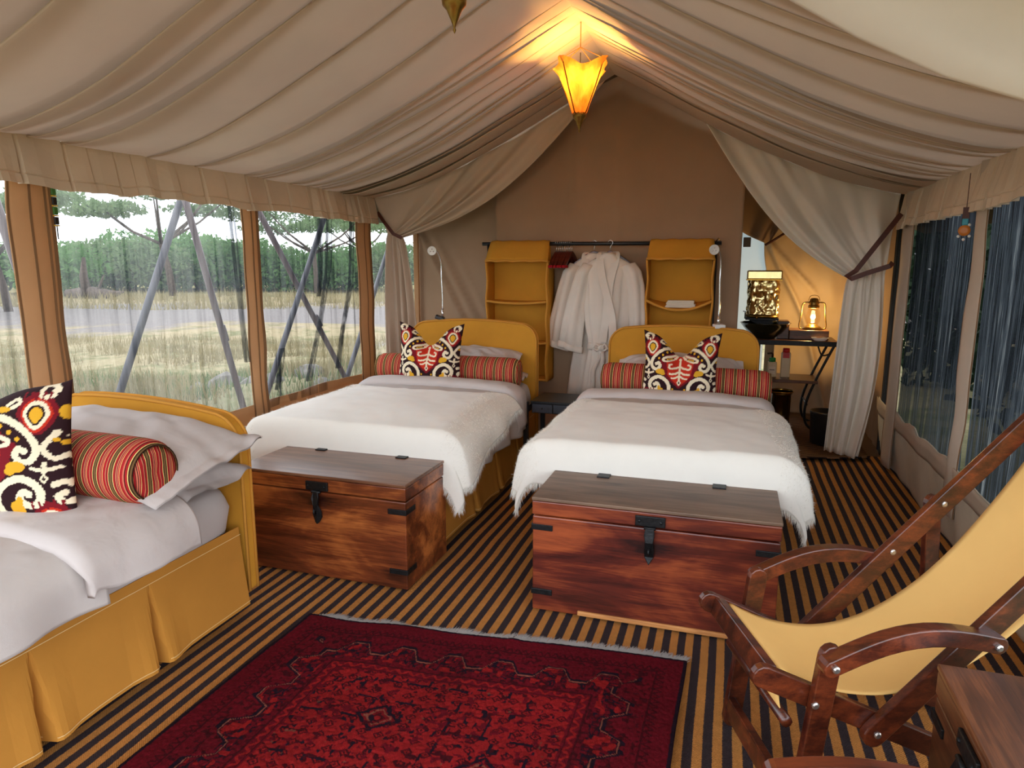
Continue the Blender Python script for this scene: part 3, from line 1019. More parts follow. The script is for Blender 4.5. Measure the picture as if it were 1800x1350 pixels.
def at(px, depth):
    """ground point seen along a bearing of the clearing at a given distance"""
    k = (px - 900) / 1200.0
    return (depth * (-0.305 + 0.952 * k), depth * (0.952 + 0.305 * k))
bl = 'green thorn bush in the hedge line across the clearing'
i = 0
for px, dp, wd, h in ((-60, 44, 10, 4.2), (60, 42, 9, 4.0), (160, 50, 10, 4.6), (230, 47, 9, 4.6), (300, 52, 9, 5.2), (370, 48, 9, 4.8), (430, 50, 9, 4.4), (500, 46, 9, 3.6), (580, 50, 10, 4.0), (660, 48, 9, 4.0), (730, 50, 9, 4.2), (-200, 46, 12, 4.4)):
    x, y = at(px, dp)
    bush(x, y, wd, h * 0.86, bl, 300 + i, 'leaf_b' if i % 3 else 'leaf_a', 5500)
    i += 1
for k, (px, dp, h, sp, kd, lb) in enumerate((
        (310, 40, 6.6, 4.6, 'acacia', 'grey-green flat-topped acacia standing just right of the first leaning pole'),
        (560, 44, 5.6, 4.8, 'acacia', 'acacia with layered crown seen through the second netting window'),
        (640, 60, 6.4, 5.0, 'acacia', 'acacia crown glimpsed beside the left end curtain'),
        (20, 26, 4.6, 2.6, 'acacia', 'thin-branched acacia at the far left edge of the netting'))):
    x, y = at(px, dp)
    tree(x, y, h, sp, kd, lb, 400 + k, 'leaf_a', 5500)
# fallen log and stump in the clearing
x, y = at(165, 37)
b = MB().tube([(-1.6, 0, 0.25), (0, 0.1, 0.35), (1.5, 0, 0.25), (2.3, 0, 0.4)], [0.25, 0.32, 0.22, 0.05], 10)
b.tube([(-0.2, 0, 0.2), (-0.35, 0, 1.2), (-0.2, 0, 2.2)], [0.28, 0.2, 0.08], 8)
b.tube([(0.5, 0, 0.3), (0.9, 0, 1.0), (1.1, 0, 1.3)], [0.1, 0.06, 0.02], 6)
o = b.build('fallen_log', M['bark'], smooth=True)
o.location = (x, y, GZ)
tag(o, 'dead grey fallen log with a stub in front of the hedge', 'log')
# dark trees close to the right side
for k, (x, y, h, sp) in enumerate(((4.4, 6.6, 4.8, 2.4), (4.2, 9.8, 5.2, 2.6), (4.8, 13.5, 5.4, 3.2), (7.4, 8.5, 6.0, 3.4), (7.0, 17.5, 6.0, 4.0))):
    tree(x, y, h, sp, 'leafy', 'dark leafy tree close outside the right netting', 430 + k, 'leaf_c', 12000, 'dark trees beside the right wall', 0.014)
for k, (x, y, wd, h) in enumerate(((4.2, 4.6, 3.2, 2.6), (4.4, 7.6, 3.6, 3.2), (4.4, 11.2, 3.8, 3.4), (6.8, 6.0, 4.4, 4.0), (6.5, 14.5, 5.0, 4.2))):  # tall dense bushes added to block the bright sky behind the netting
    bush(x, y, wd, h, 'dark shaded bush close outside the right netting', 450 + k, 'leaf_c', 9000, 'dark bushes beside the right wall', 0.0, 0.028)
# grass
def blades(n, region, size, m, name, label, seed):
    rs = np.random.RandomState(seed)
    u = rs.rand(n)
    dp = region[2] + (region[3] - region[2]) * rs.rand(n) ** 1.2
    px = region[0] + (region[1] - region[0]) * u
    k = (px - 900) / 1200.0
    x = dp * (-0.305 + 0.952 * k)
    y = dp * (0.952 + 0.305 * k)
    z = GZ + 0.05 * n2d(x * 0.9, y * 0.9, 51) + 0.10 * n2d(x * 0.3, y * 0.3, 52) + 0.34 * np.exp(-(((x + 5.3) / 1.5) ** 2 + ((y - 8.2) / 2.4) ** 2))
    keep = (x < -4.0) & (n2d(x * 1.1, y * 1.1, seed) + 0.9 * (rs.rand(n) - 0.5) > -0.1)
    x, y, z = x[keep], y[keep], z[keep]
    n = len(x)
    h = size * (0.5 + rs.rand(n))
    an = rs.rand(n) * 2 * PI
    wd = h * 0.06
    lx, ly = (rs.rand(n) - .5) * h * .8, (rs.rand(n) - .5) * h * .8
    vs = np.zeros((n * 3, 3))
    vs[0::3] = np.stack([x - np.cos(an) * wd, y - np.sin(an) * wd, z - 0.03], 1)
    vs[1::3] = np.stack([x + np.cos(an) * wd, y + np.sin(an) * wd, z - 0.03], 1)
    vs[2::3] = np.stack([x + lx, y + ly, z + h], 1)
    b_ = MB()
    b_.v = [tuple(p) for p in vs]
    b_.f = [(3 * i, 3 * i + 1, 3 * i + 2) for i in range(n)]
    return tag(b_.build(name, M[m], fixn=False), label, 'grass', kind='stuff')
blades(42000, (-60, 760, 5.5, 17), 0.14, 'grass', 'dry_grass', 'dry straw-coloured grass in the clearing outside the netting', 71)
blades(9000, (-60, 760, 5.5, 11), 0.13, 'grass_g', 'green_grass', 'green grass tufts near the tent outside the netting', 72)
blades(9000, (-60, 760, 28, 42), 0.35, 'grass', 'tall_dry_grass', 'dry grass beyond the pale track', 73)
for k, (px, dp, s) in enumerate(((340, 9.4, 0.16), (392, 9.2, 0.24), (440, 9.0, 0.18), (330, 7.9, 0.13), (424, 7.4, 0.15), (540, 9.2, 0.2), (560, 8.6, 0.14), (470, 8.8, 0.18))):
    x, y = at(px, dp)
    bm = bmesh.new()
    bmesh.ops.create_icosphere(bm, subdivisions=2, radius=s)
    for vv in bm.verts:
        vv.co *= 1 + 0.28 * float(n2d(vv.co.x / s * 1.5 + k * 7, vv.co.y / s * 1.5 + vv.co.z / s, k))
        vv.co.z *= 0.65
    me = bpy.data.meshes.new('rock')
    bm.to_mesh(me)
    bm.free()
    me.materials.append(M['rock'])
    o = bpy.data.objects.new('rock', me)
    COL.objects.link(o)
    zz = GZ + 0.34 * math.exp(-(((x + 5.3) / 1.5) ** 2 + ((y - 8.2) / 2.4) ** 2))
    o.location = (x, y, zz + s * 0.2)
    tag(o, ('mid-sized grey rock farthest left on the bank in the wide netting window', 'largest grey rock on the bank, just left of the second window post', 'grey rock hidden partly behind the second window post',
            'smallest grey rock, nearest the grey leaning pole', 'small grey rock low behind the left bed headboard', 'grey rock in the second window beneath the crossing poles',
            'small grey rock lowest in the second window', 'grey rock at the left of the second window')[k], 'rock', 'rocks on the bank')
# steel poles bracing the roof fly outside the netting
pole_spec = [((3.82, 1.93), (3.20, 0.775), 'grey tent pole leaning from upper right to the headboard, left in the wide netting window', 'steel_b'),
             ((3.88, 1.93), (4.32, 0.42), 'brownish tent pole leaning from upper left, right in the wide netting window', 'steel'),
             ((4.75, 1.91), (5.82, 0.55), 'brownish tent pole crossing behind a grey one in the second netting window', 'steel'),
             ((5.49, 1.95), (4.73, 0.83), 'grey tent pole crossing in front of a brownish one in the second netting window', 'steel_b'),
             ((6.24, 1.0), (5.87, 0.52), 'short grey tent pole low beside the last window post', 'steel_b'),
             ((2.62, 1.75), (2.69, 1.31), 'tent pole at the far left edge of the netting', 'steel')]
for k, ((ya, za), (yb, zb), lb, mm) in enumerate(pole_spec):
    xa = -3.6 if k % 2 == 0 else -3.55
    d = (yb - ya) / (zb - za)
    yt, yg = ya + d * (2.45 - za), ya + d * (GZ - za)
    if k == 5:
        yt, yg = ya - 0.30, ya + 1.0
        yt, yg = 2.45, 2.45 + 0.42 * (2.45 - GZ) * 0.55
    if k in (3, 4):
        yt = ya + d * ({4: 1.9, 3: 2.15}[k] - za)
    root = thing('tent_pole', lb, 'pole', (xa, yg, GZ - 0.03), 0, None)
    rel = Vector((0, yt - yg, {4: 1.9, 3: 2.15}.get(k, 2.45) - GZ))
    MB().tube([(0, 0, -0.08), rel], 0.024, 10).build('shaft', M[mm], root, smooth=True)
    c = rel * 0.48
    if mm == 'steel':
        MB().tube([c, c + rel.normalized() * 0.12], 0.0265, 10).build('sleeve', M['steel'], root, smooth=True)
b = MB().tube([(-3.62, 3.18, 0.75), (-3.9, 3.05, 0.45), (-4.3, 2.85, 0.0), (-4.5, 2.75, GZ)], 0.006, 6)
tag(b.build('guy_rope', M['steel_b'], smooth=True), 'thin guy rope running from the left leaning pole to the grass', 'rope')

# ------------------------------------------------------------------ printed patterns (flat colours of the cloth itself)
def seg_dist(X, Y, pts):
    d = np.full(X.shape, 1e9)
    for (x0, y0), (x1, y1) in zip(pts[:-1], pts[1:]):
        dx, dy = x1 - x0, y1 - y0
        L = dx * dx + dy * dy + 1e-12
        t = np.clip(((X - x0) * dx + (Y - y0) * dy) / L, 0, 1)
        d = np.minimum(d, np.hypot(X - x0 - t * dx, Y - y0 - t * dy))
    return d
def smooth_pts(pts, n=8):
    pts = [np.array(p, float) for p in pts]
    out = []
    for i in range(len(pts) - 1):
        p0, p1, p2, p3 = pts[max(i - 1, 0)], pts[i], pts[i + 1], pts[min(i + 2, len(pts) - 1)]
        for k in range(n):
            t = k / n
            out.append(0.5 * ((2 * p1) + (-p0 + p2) * t + (2 * p0 - 5 * p1 + 4 * p2 - p3) * t * t + (-p0 + 3 * p1 - 3 * p2 + p3) * t ** 3))
    out.append(pts[-1])
    return [tuple(p) for p in out]
def ikat(U, V):
    """printed suzani-style scrolls; U mirrored about 0, coordinates in the units of the sketch"""
    X = np.abs(U) * 380
    Y = 545 - V * 355
    jag = 4.0 * n2d(U * 60, V * 60, 6) + 3.0 * np.sign(np.sin(V * 170)) * 0.5
    C = np.zeros(U.shape + (3,))
    dark, cream, red, mar, yel = lin(46, 26, 30), lin(240, 226, 196), lin(196, 52, 34), lin(122, 26, 36), lin(226, 170, 48)
    C[:] = dark
    def put(mask, col):
        C[mask] = col
    def line(pts, wd, col, wend=None):
        p = smooth_pts(pts)
        put(seg_dist(X, Y, p) < wd + jag * 0.55, col)
    def ell(cx, cy, rx, ry, col, drop=0.0):
        dx = (X - cx) / rx
        dy = (Y - cy) / ry
        dx = dx * (1 + drop * np.clip(dy, 0, 1.2))
        put(dx * dx + dy * dy < 1 + jag * 0.012, col)
    # red shield in the middle
    ws = np.interp(Y, [385, 410, 470, 520, 590, 650, 720], [10, 120, 190, 160, 150, 90, 0])
    put((X < ws + 12 + jag * 1.4) & (Y > 385) & (Y < 725), mar)
    ws2 = np.interp(Y, [400, 430, 480, 540, 600, 660, 705], [30, 90, 130, 120, 112, 60, 0])
    put((X < ws2 + jag) & (Y > 395) & (Y < 705), red)
    # corner eyes
    for cx, cy, sc_ in ((275, 340, 1.0), (305, 842, 1.0)):
        ell(cx, cy - 6, 80 * sc_, 98 * sc_, mar, 0.4)
        ell(cx, cy, 62 * sc_, 79 * sc_, red, 0.5)
        ell(cx, cy, 52 * sc_, 66 * sc_, cream, 0.6)
        ell(cx, cy, 36 * sc_, 46 * sc_, dark, 0.6)
        ell(cx, cy, 27 * sc_, 36 * sc_, yel, 0.6)
    # big arches and scrolls
    line([(70, 352), (140, 350), (205, 385), (258, 440), (276, 500), (252, 545), (212, 548), (190, 520), (206, 490), (228, 500)], 15, cream)
    line([(150, 862), (110, 810), (92, 750), (100, 690), (140, 645), (200, 625), (258, 650), (282, 700), (262, 745), (215, 748), (192, 715), (210, 688), (232, 698)], 17, cream)
    line([(330, 660), (362, 650), (392, 690), (384, 735), (352, 742), (338, 715), (355, 700)], 13, cream)
    line([(345, 420), (300, 490), (330, 540), (372, 520)], 11, cream)
    line([(372, 440), (392, 520), (385, 560)], 9, cream)
    # corner curls
    line([(335, 250), (300, 262), (278, 235), (292, 205), (328, 205), (350, 228), (330, 236)], 12, cream)
    line([(140, 295), (180, 265), (200, 285), (165, 305)], 9, cream)
    line([(385, 870), (350, 905), (322, 900)], 11, cream)
    # leaves beside the tree
    line([(15, 402), (45, 440), (95, 462), (150, 470), (165, 450), (120, 430), (70, 420), (25, 392)], 11, cream)
    line([(70, 445), (135, 458)], 9, dark)
    line([(75, 446), (125, 456)], 5, yel)
    line([(40, 385), (75, 372), (80, 350), (55, 345)], 7, cream)
    # tree
    line([(0, 455), (0, 660)], 9, cream)
    ell(0, 452, 13, 16, cream)
    line([(0, 520), (45, 535), (92, 540), (102, 510), (78, 500)], 9, cream)
    line([(0, 565), (45, 590), (92, 592)], 9, cream)
    line([(0, 605), (40, 630), (72, 632)], 8, cream)
    put((X / 22 + np.abs(Y - 672) / 34) < 1, cream)
    put((X / 9 + np.abs(Y - 672) / 16) < 1, dark)
    # joining flower
    line([(255, 580), (300, 590), (345, 580)], 9, cream)
    line([(300, 560), (300, 600)], 9, cream)
    put((np.abs(X - 298) / 16 + np.abs(Y - 630) / 24) < 1, cream)
    put((np.abs(X - 298) / 7 + np.abs(Y - 630) / 11) < 1, dark)
    # yellow leaves and dots
    ell(186, 572, 42, 26, yel)
    ell(160, 590, 22, 18, yel)
    ell(172, 768, 30, 40, yel)
    ell(190, 730, 14, 24, yel)
    ell(372, 330, 18, 34, yel)
    ell(120, 312, 40, 14, yel)
    for cx, cy in ((58, 738), (30, 775), (130, 385), (170, 412), (205, 445), (95, 372), (360, 470), (340, 455)):
        ell(cx, cy, 10, 11, yel)
    put((X < 60 + jag) & (Y > 755) & (Y < 800), mar)
    line([(15, 850), (45, 815), (80, 822), (70, 845)], 8, cream)
    line([(25, 880), (70, 870), (100, 890)], 8, mar)
    for k in range(5):
        xx = 240 + k * 28
        line([(xx, 735), (xx, 768)], 5, mar)
        line([(210 + k * 28, 238), (212 + k * 27, 270)], 5, mar)
    return C

def cushion_mesh(name, wd, h, th, dent, asym, pat_off=(0, 0), pat_scale=1.0, n=150, ears=1.0):
    s = np.linspace(-1, 1, n)
    U, V = np.meshgrid(s, s)
    e = 1 - 0.10 * (1 - np.abs(V) ** 1.6) * np.abs(U)          # sides pulled in
    Xp = U * wd / 2 * e
    top = 0.10 * (1 - np.abs(U) ** 1.4)
    d = dent * np.exp(-((U - asym) / 0.42) ** 2) * sstep(-0.9, 1.0, V)
    Zp = V * h / 2 * (1 - 0.05 * (1 - np.abs(U) ** 1.6)) - d * h + 0.03 * ears * h * np.abs(U) ** 6 * (V > 0) * V
    prof = (np.clip(1 - np.abs(U) ** 3, 0, 1) * np.clip(1 - np.abs(V) ** 3, 0, 1)) ** 0.62
    prof = prof * (1 - 0.45 * np.exp(-((U - asym) / 0.25) ** 2) * sstep(0.0, 1.0, V) * (dent > 0.05))
    wr = 0.02 * n2d(U * 4, V * 4, 15) * prof
    b = MB()
    col = []
    for sg in (-1, 1):
        Yp = sg * th / 2 * prof + wr * 0.3
        if sg < 0:
            b.grid(np.dstack([Xp, Yp, Zp]))
        else:
            b.grid(np.dstack([Xp[:, ::-1], Yp[:, ::-1], Zp[:, ::-1]]))
    Uf = Xp / (wd / 2) * pat_scale + pat_off[0]
    Vf = Zp / (h / 2) * pat_scale + pat_off[1]
    C = ikat(Uf, Vf)
    C2 = C[:, ::-1]
    me = b.mesh(name)
    at_ = me.attributes.new('print', 'FLOAT_COLOR', 'POINT')
    allc = np.concatenate([C.reshape(-1, 3), C2.reshape(-1, 3)])
    allc = np.concatenate([allc, np.ones((len(allc), 1))], 1).astype(np.float32)
    at_.data.foreach_set('color', allc.ravel())
    me.polygons.foreach_set('use_smooth', [True] * len(me.polygons))
    bm = bmesh.new()
    bm.from_mesh(me)
    bmesh.ops.remove_doubles(bm, verts=bm.verts, dist=0.0004)
    bmesh.ops.recalc_face_normals(bm, faces=bm.faces)
    bm.to_mesh(me)
    bm.free()
    return me
M['ikat'] = attrmat('ikat_print', rough=0.85, bump_scale=420, bump=0.25)

# ------------------------------------------------------------------ beds
def rounded_headboard(wd, z0, z1, r, crown=0.03):
    pts = [(-wd / 2, z0)]
    zc = z1 - r
    for k in range(9):
        a = PI - k / 8 * PI / 2
        pts.append((-wd / 2 + r + r * math.cos(a), zc + r * math.sin(a) * 0.98))
    for k in range(1, 8):
        t = k / 8
        pts.append((-wd / 2 + r + (wd - 2 * r) * t, z1 + crown * math.sin(PI * t)))
    for k in range(9):
        a = PI / 2 - k / 8 * PI / 2
        pts.append((wd / 2 - r + r * math.cos(a), zc + r * math.sin(a) * 0.98))
    pts.append((wd / 2, z0))
    return pts
def skirt_mesh(hw, y0, y1, zt, zb, seed, corner_gap=True):
    """pleated bed skirt: three sides, box pleats as deep inverted folds"""
    rr = random.Random(seed)
    path = [(-hw, y1), (-hw, y0), (hw, y0), (hw, y1)]
    out = []
    for s in range(3):
        (xa, ya), (xb, yb) = path[s], path[s + 1]
        L = math.hypot(xb - xa, yb - ya)
        nx, ny = (yb - ya) / L, -(xb - xa) / L
        npl = 3 if L > 1.5 else 2
        cuts = [L * (k + 1) / (npl + 1) + rr.uniform(-.04, .04) for k in range(npl)]
        ss = sorted(set([0, L] + list(np.linspace(0, L, 28)) + [c + d for c in cuts for d in (-.09, -.06, -.04, -.026, -.016, -.008, 0, .008, .016, .026, .04, .06, .09)]))
        for q in ss:
            # each panel billows out between pleats; at the pleat it drops back
            dmin = min(abs(q - c) for c in cuts)
            out.append((xa + (xb - xa) * q / L, ya + (yb - ya) * q / L, nx, ny, dmin, min(q, L - q)))
    P = []
    vs = [0, 0.1, 0.16, 0.3, 0.5, 0.7, 0.85, 0.96, 1.0]
    for v in vs:
        row = []
        for (x, y, nx, ny, dm, de) in out:
            pl = -0.075 * math.exp(-(dm / (0.004 + 0.017 * v)) ** 4) * max(0, (v - 0.14) / 0.86) ** 0.7
            bil = 0.035 * v ** 1.2 + 0.016 * math.exp(-((dm - 0.05) / 0.05) ** 2) * v ** 1.5
            row.append((x + nx * (pl + bil) , y + ny * (pl + bil), zt + (zb - zt) * v - 0.006 * math.exp(-(dm / 0.1) ** 2) * v))
        P.append(row)
    return np.array(P)

def build_bed(label, loc, wd, length, ztop, skirt_top, head_top, headfront, matname):
    """local frame: foot at y = 0 (towards the camera), head at y = length"""
    root = thing('bed', label, 'bed', loc)
    hw = wd / 2
    P = skirt_mesh(hw, 0.0, length - 0.03, skirt_top, 0.05, int(abs(loc[0]) * 100))
    sk = MB().grid(P).build('bed_skirt', M['ochre_skirt'], root, smooth=False, solid=0.004)
    # stitched line along the skirt top and hem
    for row, dz in ((1, 0.0), (7, 0.0)):
        pts = P[row]
        q = np.zeros((len(pts), 2, 3))
        ctr = np.array([0, length / 2, 0])
        nrm = pts - ctr
        nrm[:, 2] = 0
        nrm /= np.linalg.norm(nrm, axis=1)[:, None] + 1e-9
        q[:, 0] = pts + nrm * 0.006 + np.array([0, 0, 0.0015])
        q[:, 1] = pts + nrm * 0.006 - np.array([0, 0, 0.0015])
        MB().grid(q).build('stitching', M['stitch'], sk)
    # mattress with soft edges
    b = MB()
    n = 28
    zs_ = [skirt_top - 0.05, skirt_top + 0.02, (skirt_top + ztop) / 2, ztop - 0.05, ztop - 0.02, ztop - 0.004, ztop]
    ins = [0.01, 0.0, -0.012, 0.0, 0.012, 0.035, 0.07]
    rows = []
    for z, i_ in zip(zs_, ins):
        ring = []
        a, bb = hw - i_, length / 2 - 0.02 - i_
        for k in range(64):
            an = 2 * PI * k / 64
            ca, sa = math.cos(an), math.sin(an)
            ex = 0.16
            ring.append((a * math.copysign(abs(ca) ** ex, ca), length / 2 + bb * math.copysign(abs(sa) ** ex, sa), z))
        rows.append(ring)
    b.grid(np.array(rows), close_u=True)
    o_ = len(b.v) - 64
    b.f.append(tuple(o_ + k for k in range(64)))
    b.f.append(tuple(63 - k for k in range(64)))
    b.build('mattress', M['sheet'], root, smooth=True)
    MB().box((0, length / 2, skirt_top - 0.10), (wd - 0.10, length - 0.1, 0.12)).build('bed_base', M['wood_dark'], root)
    for x in (-hw + 0.12, hw - 0.08):
        for y in (0.12, length - 0.12):
            lg = MB().box((x, y, 0.17), (0.05, 0.05, 0.24)).build('leg', M['black'], root, bevel=0.004)
            MB().lathe([(0.0, -0.014), (0.03, -0.014), (0.034, 0), (0.03, 0.014), (0, 0.014)], (x, y, 0.034), 14, (1, 0, 0)).build('caster', M['black'], lg)
    # headboard under a fitted ochre cover
    hbw = headfront[0]
    out = rounded_headboard(hbw, 0.12, head_top, 0.14, headfront[1])
    tilt = headfront[2]
    th = 0.055
    fn = lambda a, z, d: (a, length + d, z + tilt * a)
    hb = MB().prism(out, (0, th), fn).build('headboard', M['ochre'], root, bevel=0.012, seg=3)
    for d in (0.0, th):
        pts = [fn(a, z, d) for a, z in out]
        MB().tube(pts, 0.007, 8).build('piping', M['ochre_pipe'], hb, smooth=True)
    return root
YB, LB = 3.25, 1.92
BZ = 0.63
bed1 = build_bed('bed with ochre headboard and white throw between the net windows and the black nightstand', (-1.995, YB, 0), 1.06, LB, BZ, 0.40, 1.085, (1.08, 0.02, 0.0), 'x')
bed2 = build_bed('bed with ochre headboard and white throw on the right, nearest the washstand', (-0.335, YB, 0), 1.06, LB, BZ, 0.40, 1.08, (1.075, 0.02, 0.0), 'x')
bed3 = build_bed('bed cut off by the left edge, ochre pleated skirt and bare grey duvet', (-2.52, 0.44, 0), 1.0, 1.94, 0.60, 0.41, 0.93, (1.03, 0.015, -0.05), 'x')

def drape(hw, yfoot, yhead, zt, p_l, p_r, q_f, nx, ny, thick, seed, wr=0.006, flare=0.06, side_fn=None, puff=0.0, r=0.07, cb=0.05):
    """cloth lying on the bed: p across (hanging over both sides), q along (hanging over the foot).
       p_l, p_r, q_f = length of cloth beyond each edge; the free corners hang as folded points"""
    L = yhead - yfoot
    P = np.zeros((ny, nx, 3))
    us = np.linspace(0, 1, nx)
    vs = np.linspace(0, 1, ny)
    for j, v in enumerate(vs):
        q = v * (L + q_f)                # 0 at head edge
        f = max(0.0, q - L)
        t_side = 1.0 if side_fn is None else side_fn(min(q / L, 1.0))
        pl, pr = p_l * t_side, p_r * t_side
        p = -hw - pl + us * (2 * hw + pl + pr)
        e = np.maximum(np.abs(p) - hw, 0)
        sg = np.sign(p)
        rr_ = np.hypot(e, f)
        bend = np.where(rr_ < r * 1.57, r * np.sin(np.clip(rr_ / r, 0, PI / 2)), r)
        drop = np.where(rr_ < r * 1.57, r * (1 - np.cos(np.clip(rr_ / r, 0, PI / 2))), r + (rr_ - r * 1.57))
        ax = np.where(rr_ > 1e-6, e / np.maximum(rr_, 1e-6), 0)
        ay = np.where(rr_ > 1e-6, f / np.maximum(rr_, 1e-6), 0)
        corner = np.sqrt(np.clip(4 * ax * ay * ax * ay, 0, 1))
        out = bend + flare * np.clip(drop / 0.3, 0, 1) + cb * corner * np.clip(drop / 0.25, 0, 1.4)
        x = sg * np.minimum(np.abs(p), hw) + sg * ax * out
        y = yfoot + L - min(q, L) - ay * out * 0.35 + 0 * x
        wave = 0.018 * np.sin(q * 16 + 3 * n1d(q * 2 + p * 0, seed)) * np.clip(drop / 0.2, 0, 1) * (e > 0)
        x = x + sg * wave
        z = zt - drop
        cx = np.clip(1 - (p / (hw + 0.02)) ** 2, 0, 1)
        z = z + puff * cx ** 0.5 * min(1, v * 8) * float(sstep(-0.10, 0.40, L - q)) + wr * n2d(p * 5 + seed, q * 5 + 0 * p, seed) + wr * 0.6 * n2d(p * 13, q * 13 + 0 * p, seed + 1)
        P[j] = np.stack([x, y, z], 1)
    return P

# duvets
def duvet(name, cx, hw, yf, yh, zt, pl, pr, qf, label, seed, fold=True, sf=None):
    P = drape(hw, yf, yh, zt, pl, pr, qf, 110, 110, 0.0, seed, 0.007, 0.02, sf, 0.035, 0.06)
    P[:, :, 0] += cx
    o = MB().grid(P).build(name, M['duvet_in'], smooth=True, solid=0.03, off=1.0)
    tag(o, label, 'duvet')
    if fold:
        # turned-back top edge: a fat rounded band lying across the bed
        k = 12
        band = []
        P0 = drape(hw + 0.008, yf, yh, zt + 0.028, pl * 0.98, pr * 0.98, 0.0, 110, 60, 0, seed + 2, 0.006, 0.03, sf, 0.035, 0.07)
        P0[:, :, 0] += cx
        cnt = int(60 * 0.26 / (yh - yf))
        cnt = max(cnt, 6)
        seg = P0[:cnt + 1].copy()
        tb = np.linspace(0, 1, cnt + 1)
        lift = 0.022 * np.sin(PI * np.clip(tb, 0, 1)) + 0.010
        seg[:, :, 2] += lift[:, None]
        seg[-1, :, 2] -= 0.022
        seg[0, :, 2] -= 0.02
        MB().grid(seg).build('turned_edge', M['linen'], o, smooth=True, solid=0.02, off=1.0)
    return o
duvet('duvet', -1.995, 0.53, YB + 0.03, 4.62, BZ + 0.005, 0.22, 0.30, 0.10, 'pale duvet with turned-back edge on the bed left of the nightstand', 4)
duvet('duvet', -0.335, 0.53, YB + 0.03, 4.60, BZ + 0.005, 0.24, 0.24, 0.10, 'pale duvet with turned-back edge on the bed nearest the washstand', 6)
# the near-left bed: plump duvet folded back
d3 = duvet('duvet', -2.52, 0.505, 0.40, 1.60, 0.61, 0.15, 0.20, 0.05, 'plump grey-white duvet on the bed at the left edge', 8, False)
P = drape(0.515, 1.56, 2.02, 0.645, 0.15, 0.20, 0.0, 110, 60, 0, 9, 0.006, 0.05, lambda t: 1 - 0.12 * float(sstep(0.75, 1.0, t)), 0.04, 0.09)
P[:, :, 0] += -2.52
P[-1, :, 2] -= 0.02
P[-2, :, 2] -= 0.006
P[:, :, 1] += -0.03 * np.abs((P[:, :, 0] + 2.52) / 0.5) ** 2
MB().grid(P).build('turned_edge', M['linen'], d3, smooth=True, solid=0.035, off=1.0)

# throws with hairy nap
def throw(cx, yf, yh, zt, pl, pr, qf, label, seed, sf):
    P = drape(0.548, yf, yh, zt, pl, pr, qf, 130, 130, 0, seed, 0.005, 0.045, sf, 0.035, 0.11, 0.0)
    P[:, :, 0] += cx
    # ragged edge at the head side
    P[0:14, :, 1] += (0.02 * n1d(np.linspace(0, 9, 130), seed))[None, :] * np.linspace(1, 0, 14)[:, None]
    o = MB().grid(P).build('throw', M['fur'], smooth=True, solid=0.012, off=1.0)
    tag(o, label, 'blanket')
    rs = np.random.RandomState(seed)
    n = 9000
    i = np.where(rs.rand(n) < 0.5, rs.rand(n) * 22, 128 - rs.rand(n) * 22)
    j = rs.rand(n) * 128
    ne = 5000
    side = rs.randint(0, 3, ne)
    i = np.concatenate([i, np.where(side == 0, 0.0, np.where(side == 1, 128.0, rs.rand(ne) * 128))])
    j = np.concatenate([j, np.where(side == 2, 128.0, rs.rand(ne) * 128)])
    edge_ = np.concatenate([np.zeros(n), np.ones(ne)])
    i0 = np.minimum(i.astype(int), 127)
    j0 = np.minimum(j.astype(int), 127)
    fi, fj = (i - i0)[:, None], (j - j0)[:, None]
    base = P[j0, i0] * (1 - fi) * (1 - fj) + P[j0, i0 + 1] * fi * (1 - fj) + P[j0 + 1, i0] * (1 - fi) * fj + P[j0 + 1, i0 + 1] * fi * fj
    du = P[j0, i0 + 1] - P[j0, i0]
    dv = P[j0 + 1, i0] - P[j0, i0]
    du /= np.linalg.norm(du, axis=1)[:, None] + 1e-9
    dv /= np.linalg.norm(dv, axis=1)[:, None] + 1e-9
    nn = np.cross(dv, du)
    nn *= np.sign(nn[:, 2:3] + 1e-6) * np.where(np.abs(nn[:, 2:3]) > 0.05, 1, 1)
    outx = np.sign(base[:, 0:1] - cx)
    side_ = np.abs(nn[:, 2:3]) < 0.5
    nn = np.where(side_, np.sign((nn[:, 0:1] * outx) + 1e-9) * nn, nn)
    base = base + nn * 0.010
    tot = n + ne
    ln = np.where(edge_ > 0, 0.03 + 0.03 * rs.rand(tot), 0.012 + 0.014 * rs.rand(tot))[:, None]
    dirv = nn * 0.28 + dv * (rs.rand(tot, 1) + 0.1) * 1.2 + du * (rs.rand(tot, 1) - 0.5) * 0.8
    ed = np.where((i == 0)[:, None], -du, np.where((i == 128)[:, None], du, dv))
    dirv = np.where(edge_[:, None] > 0, ed * 0.7 + np.array([0, 0, -0.5]) + (rs.rand(tot, 3) - 0.5) * 0.6, dirv)
    dirv /= np.linalg.norm(dirv, axis=1)[:, None]
    sidev = np.cross(dirv, rs.randn(tot, 3))
    sidev /= np.linalg.norm(sidev, axis=1)[:, None]
    wdt = np.where(edge_ > 0, 0.0016, 0.0011)[:, None]
    vs = np.zeros((tot * 3, 3))
    vs[0::3] = base - sidev * wdt
    vs[1::3] = base + sidev * wdt
    vs[2::3] = base + dirv * ln
    b = MB()
    b.v = [tuple(p) for p in vs]
    b.f = [(3 * k, 3 * k + 1, 3 * k + 2) for k in range(tot)]
    tag(b.build('nap', M['fur'], o, fixn=False), kind='stuff')
    return o
throw(-1.995, YB - 0.005, 4.28, BZ + 0.045, 0.36, 0.36, 0.34, 'shaggy white mohair throw on the bed left of the nightstand', 41, lambda t: 0.42 + 0.58 * t ** 1.3)
throw(-0.315, YB - 0.005, 4.26, BZ + 0.045, 0.34, 0.34, 0.28, 'shaggy white mohair throw on the bed nearest the washstand', 43, lambda t: 0.55 + 0.45 * t)

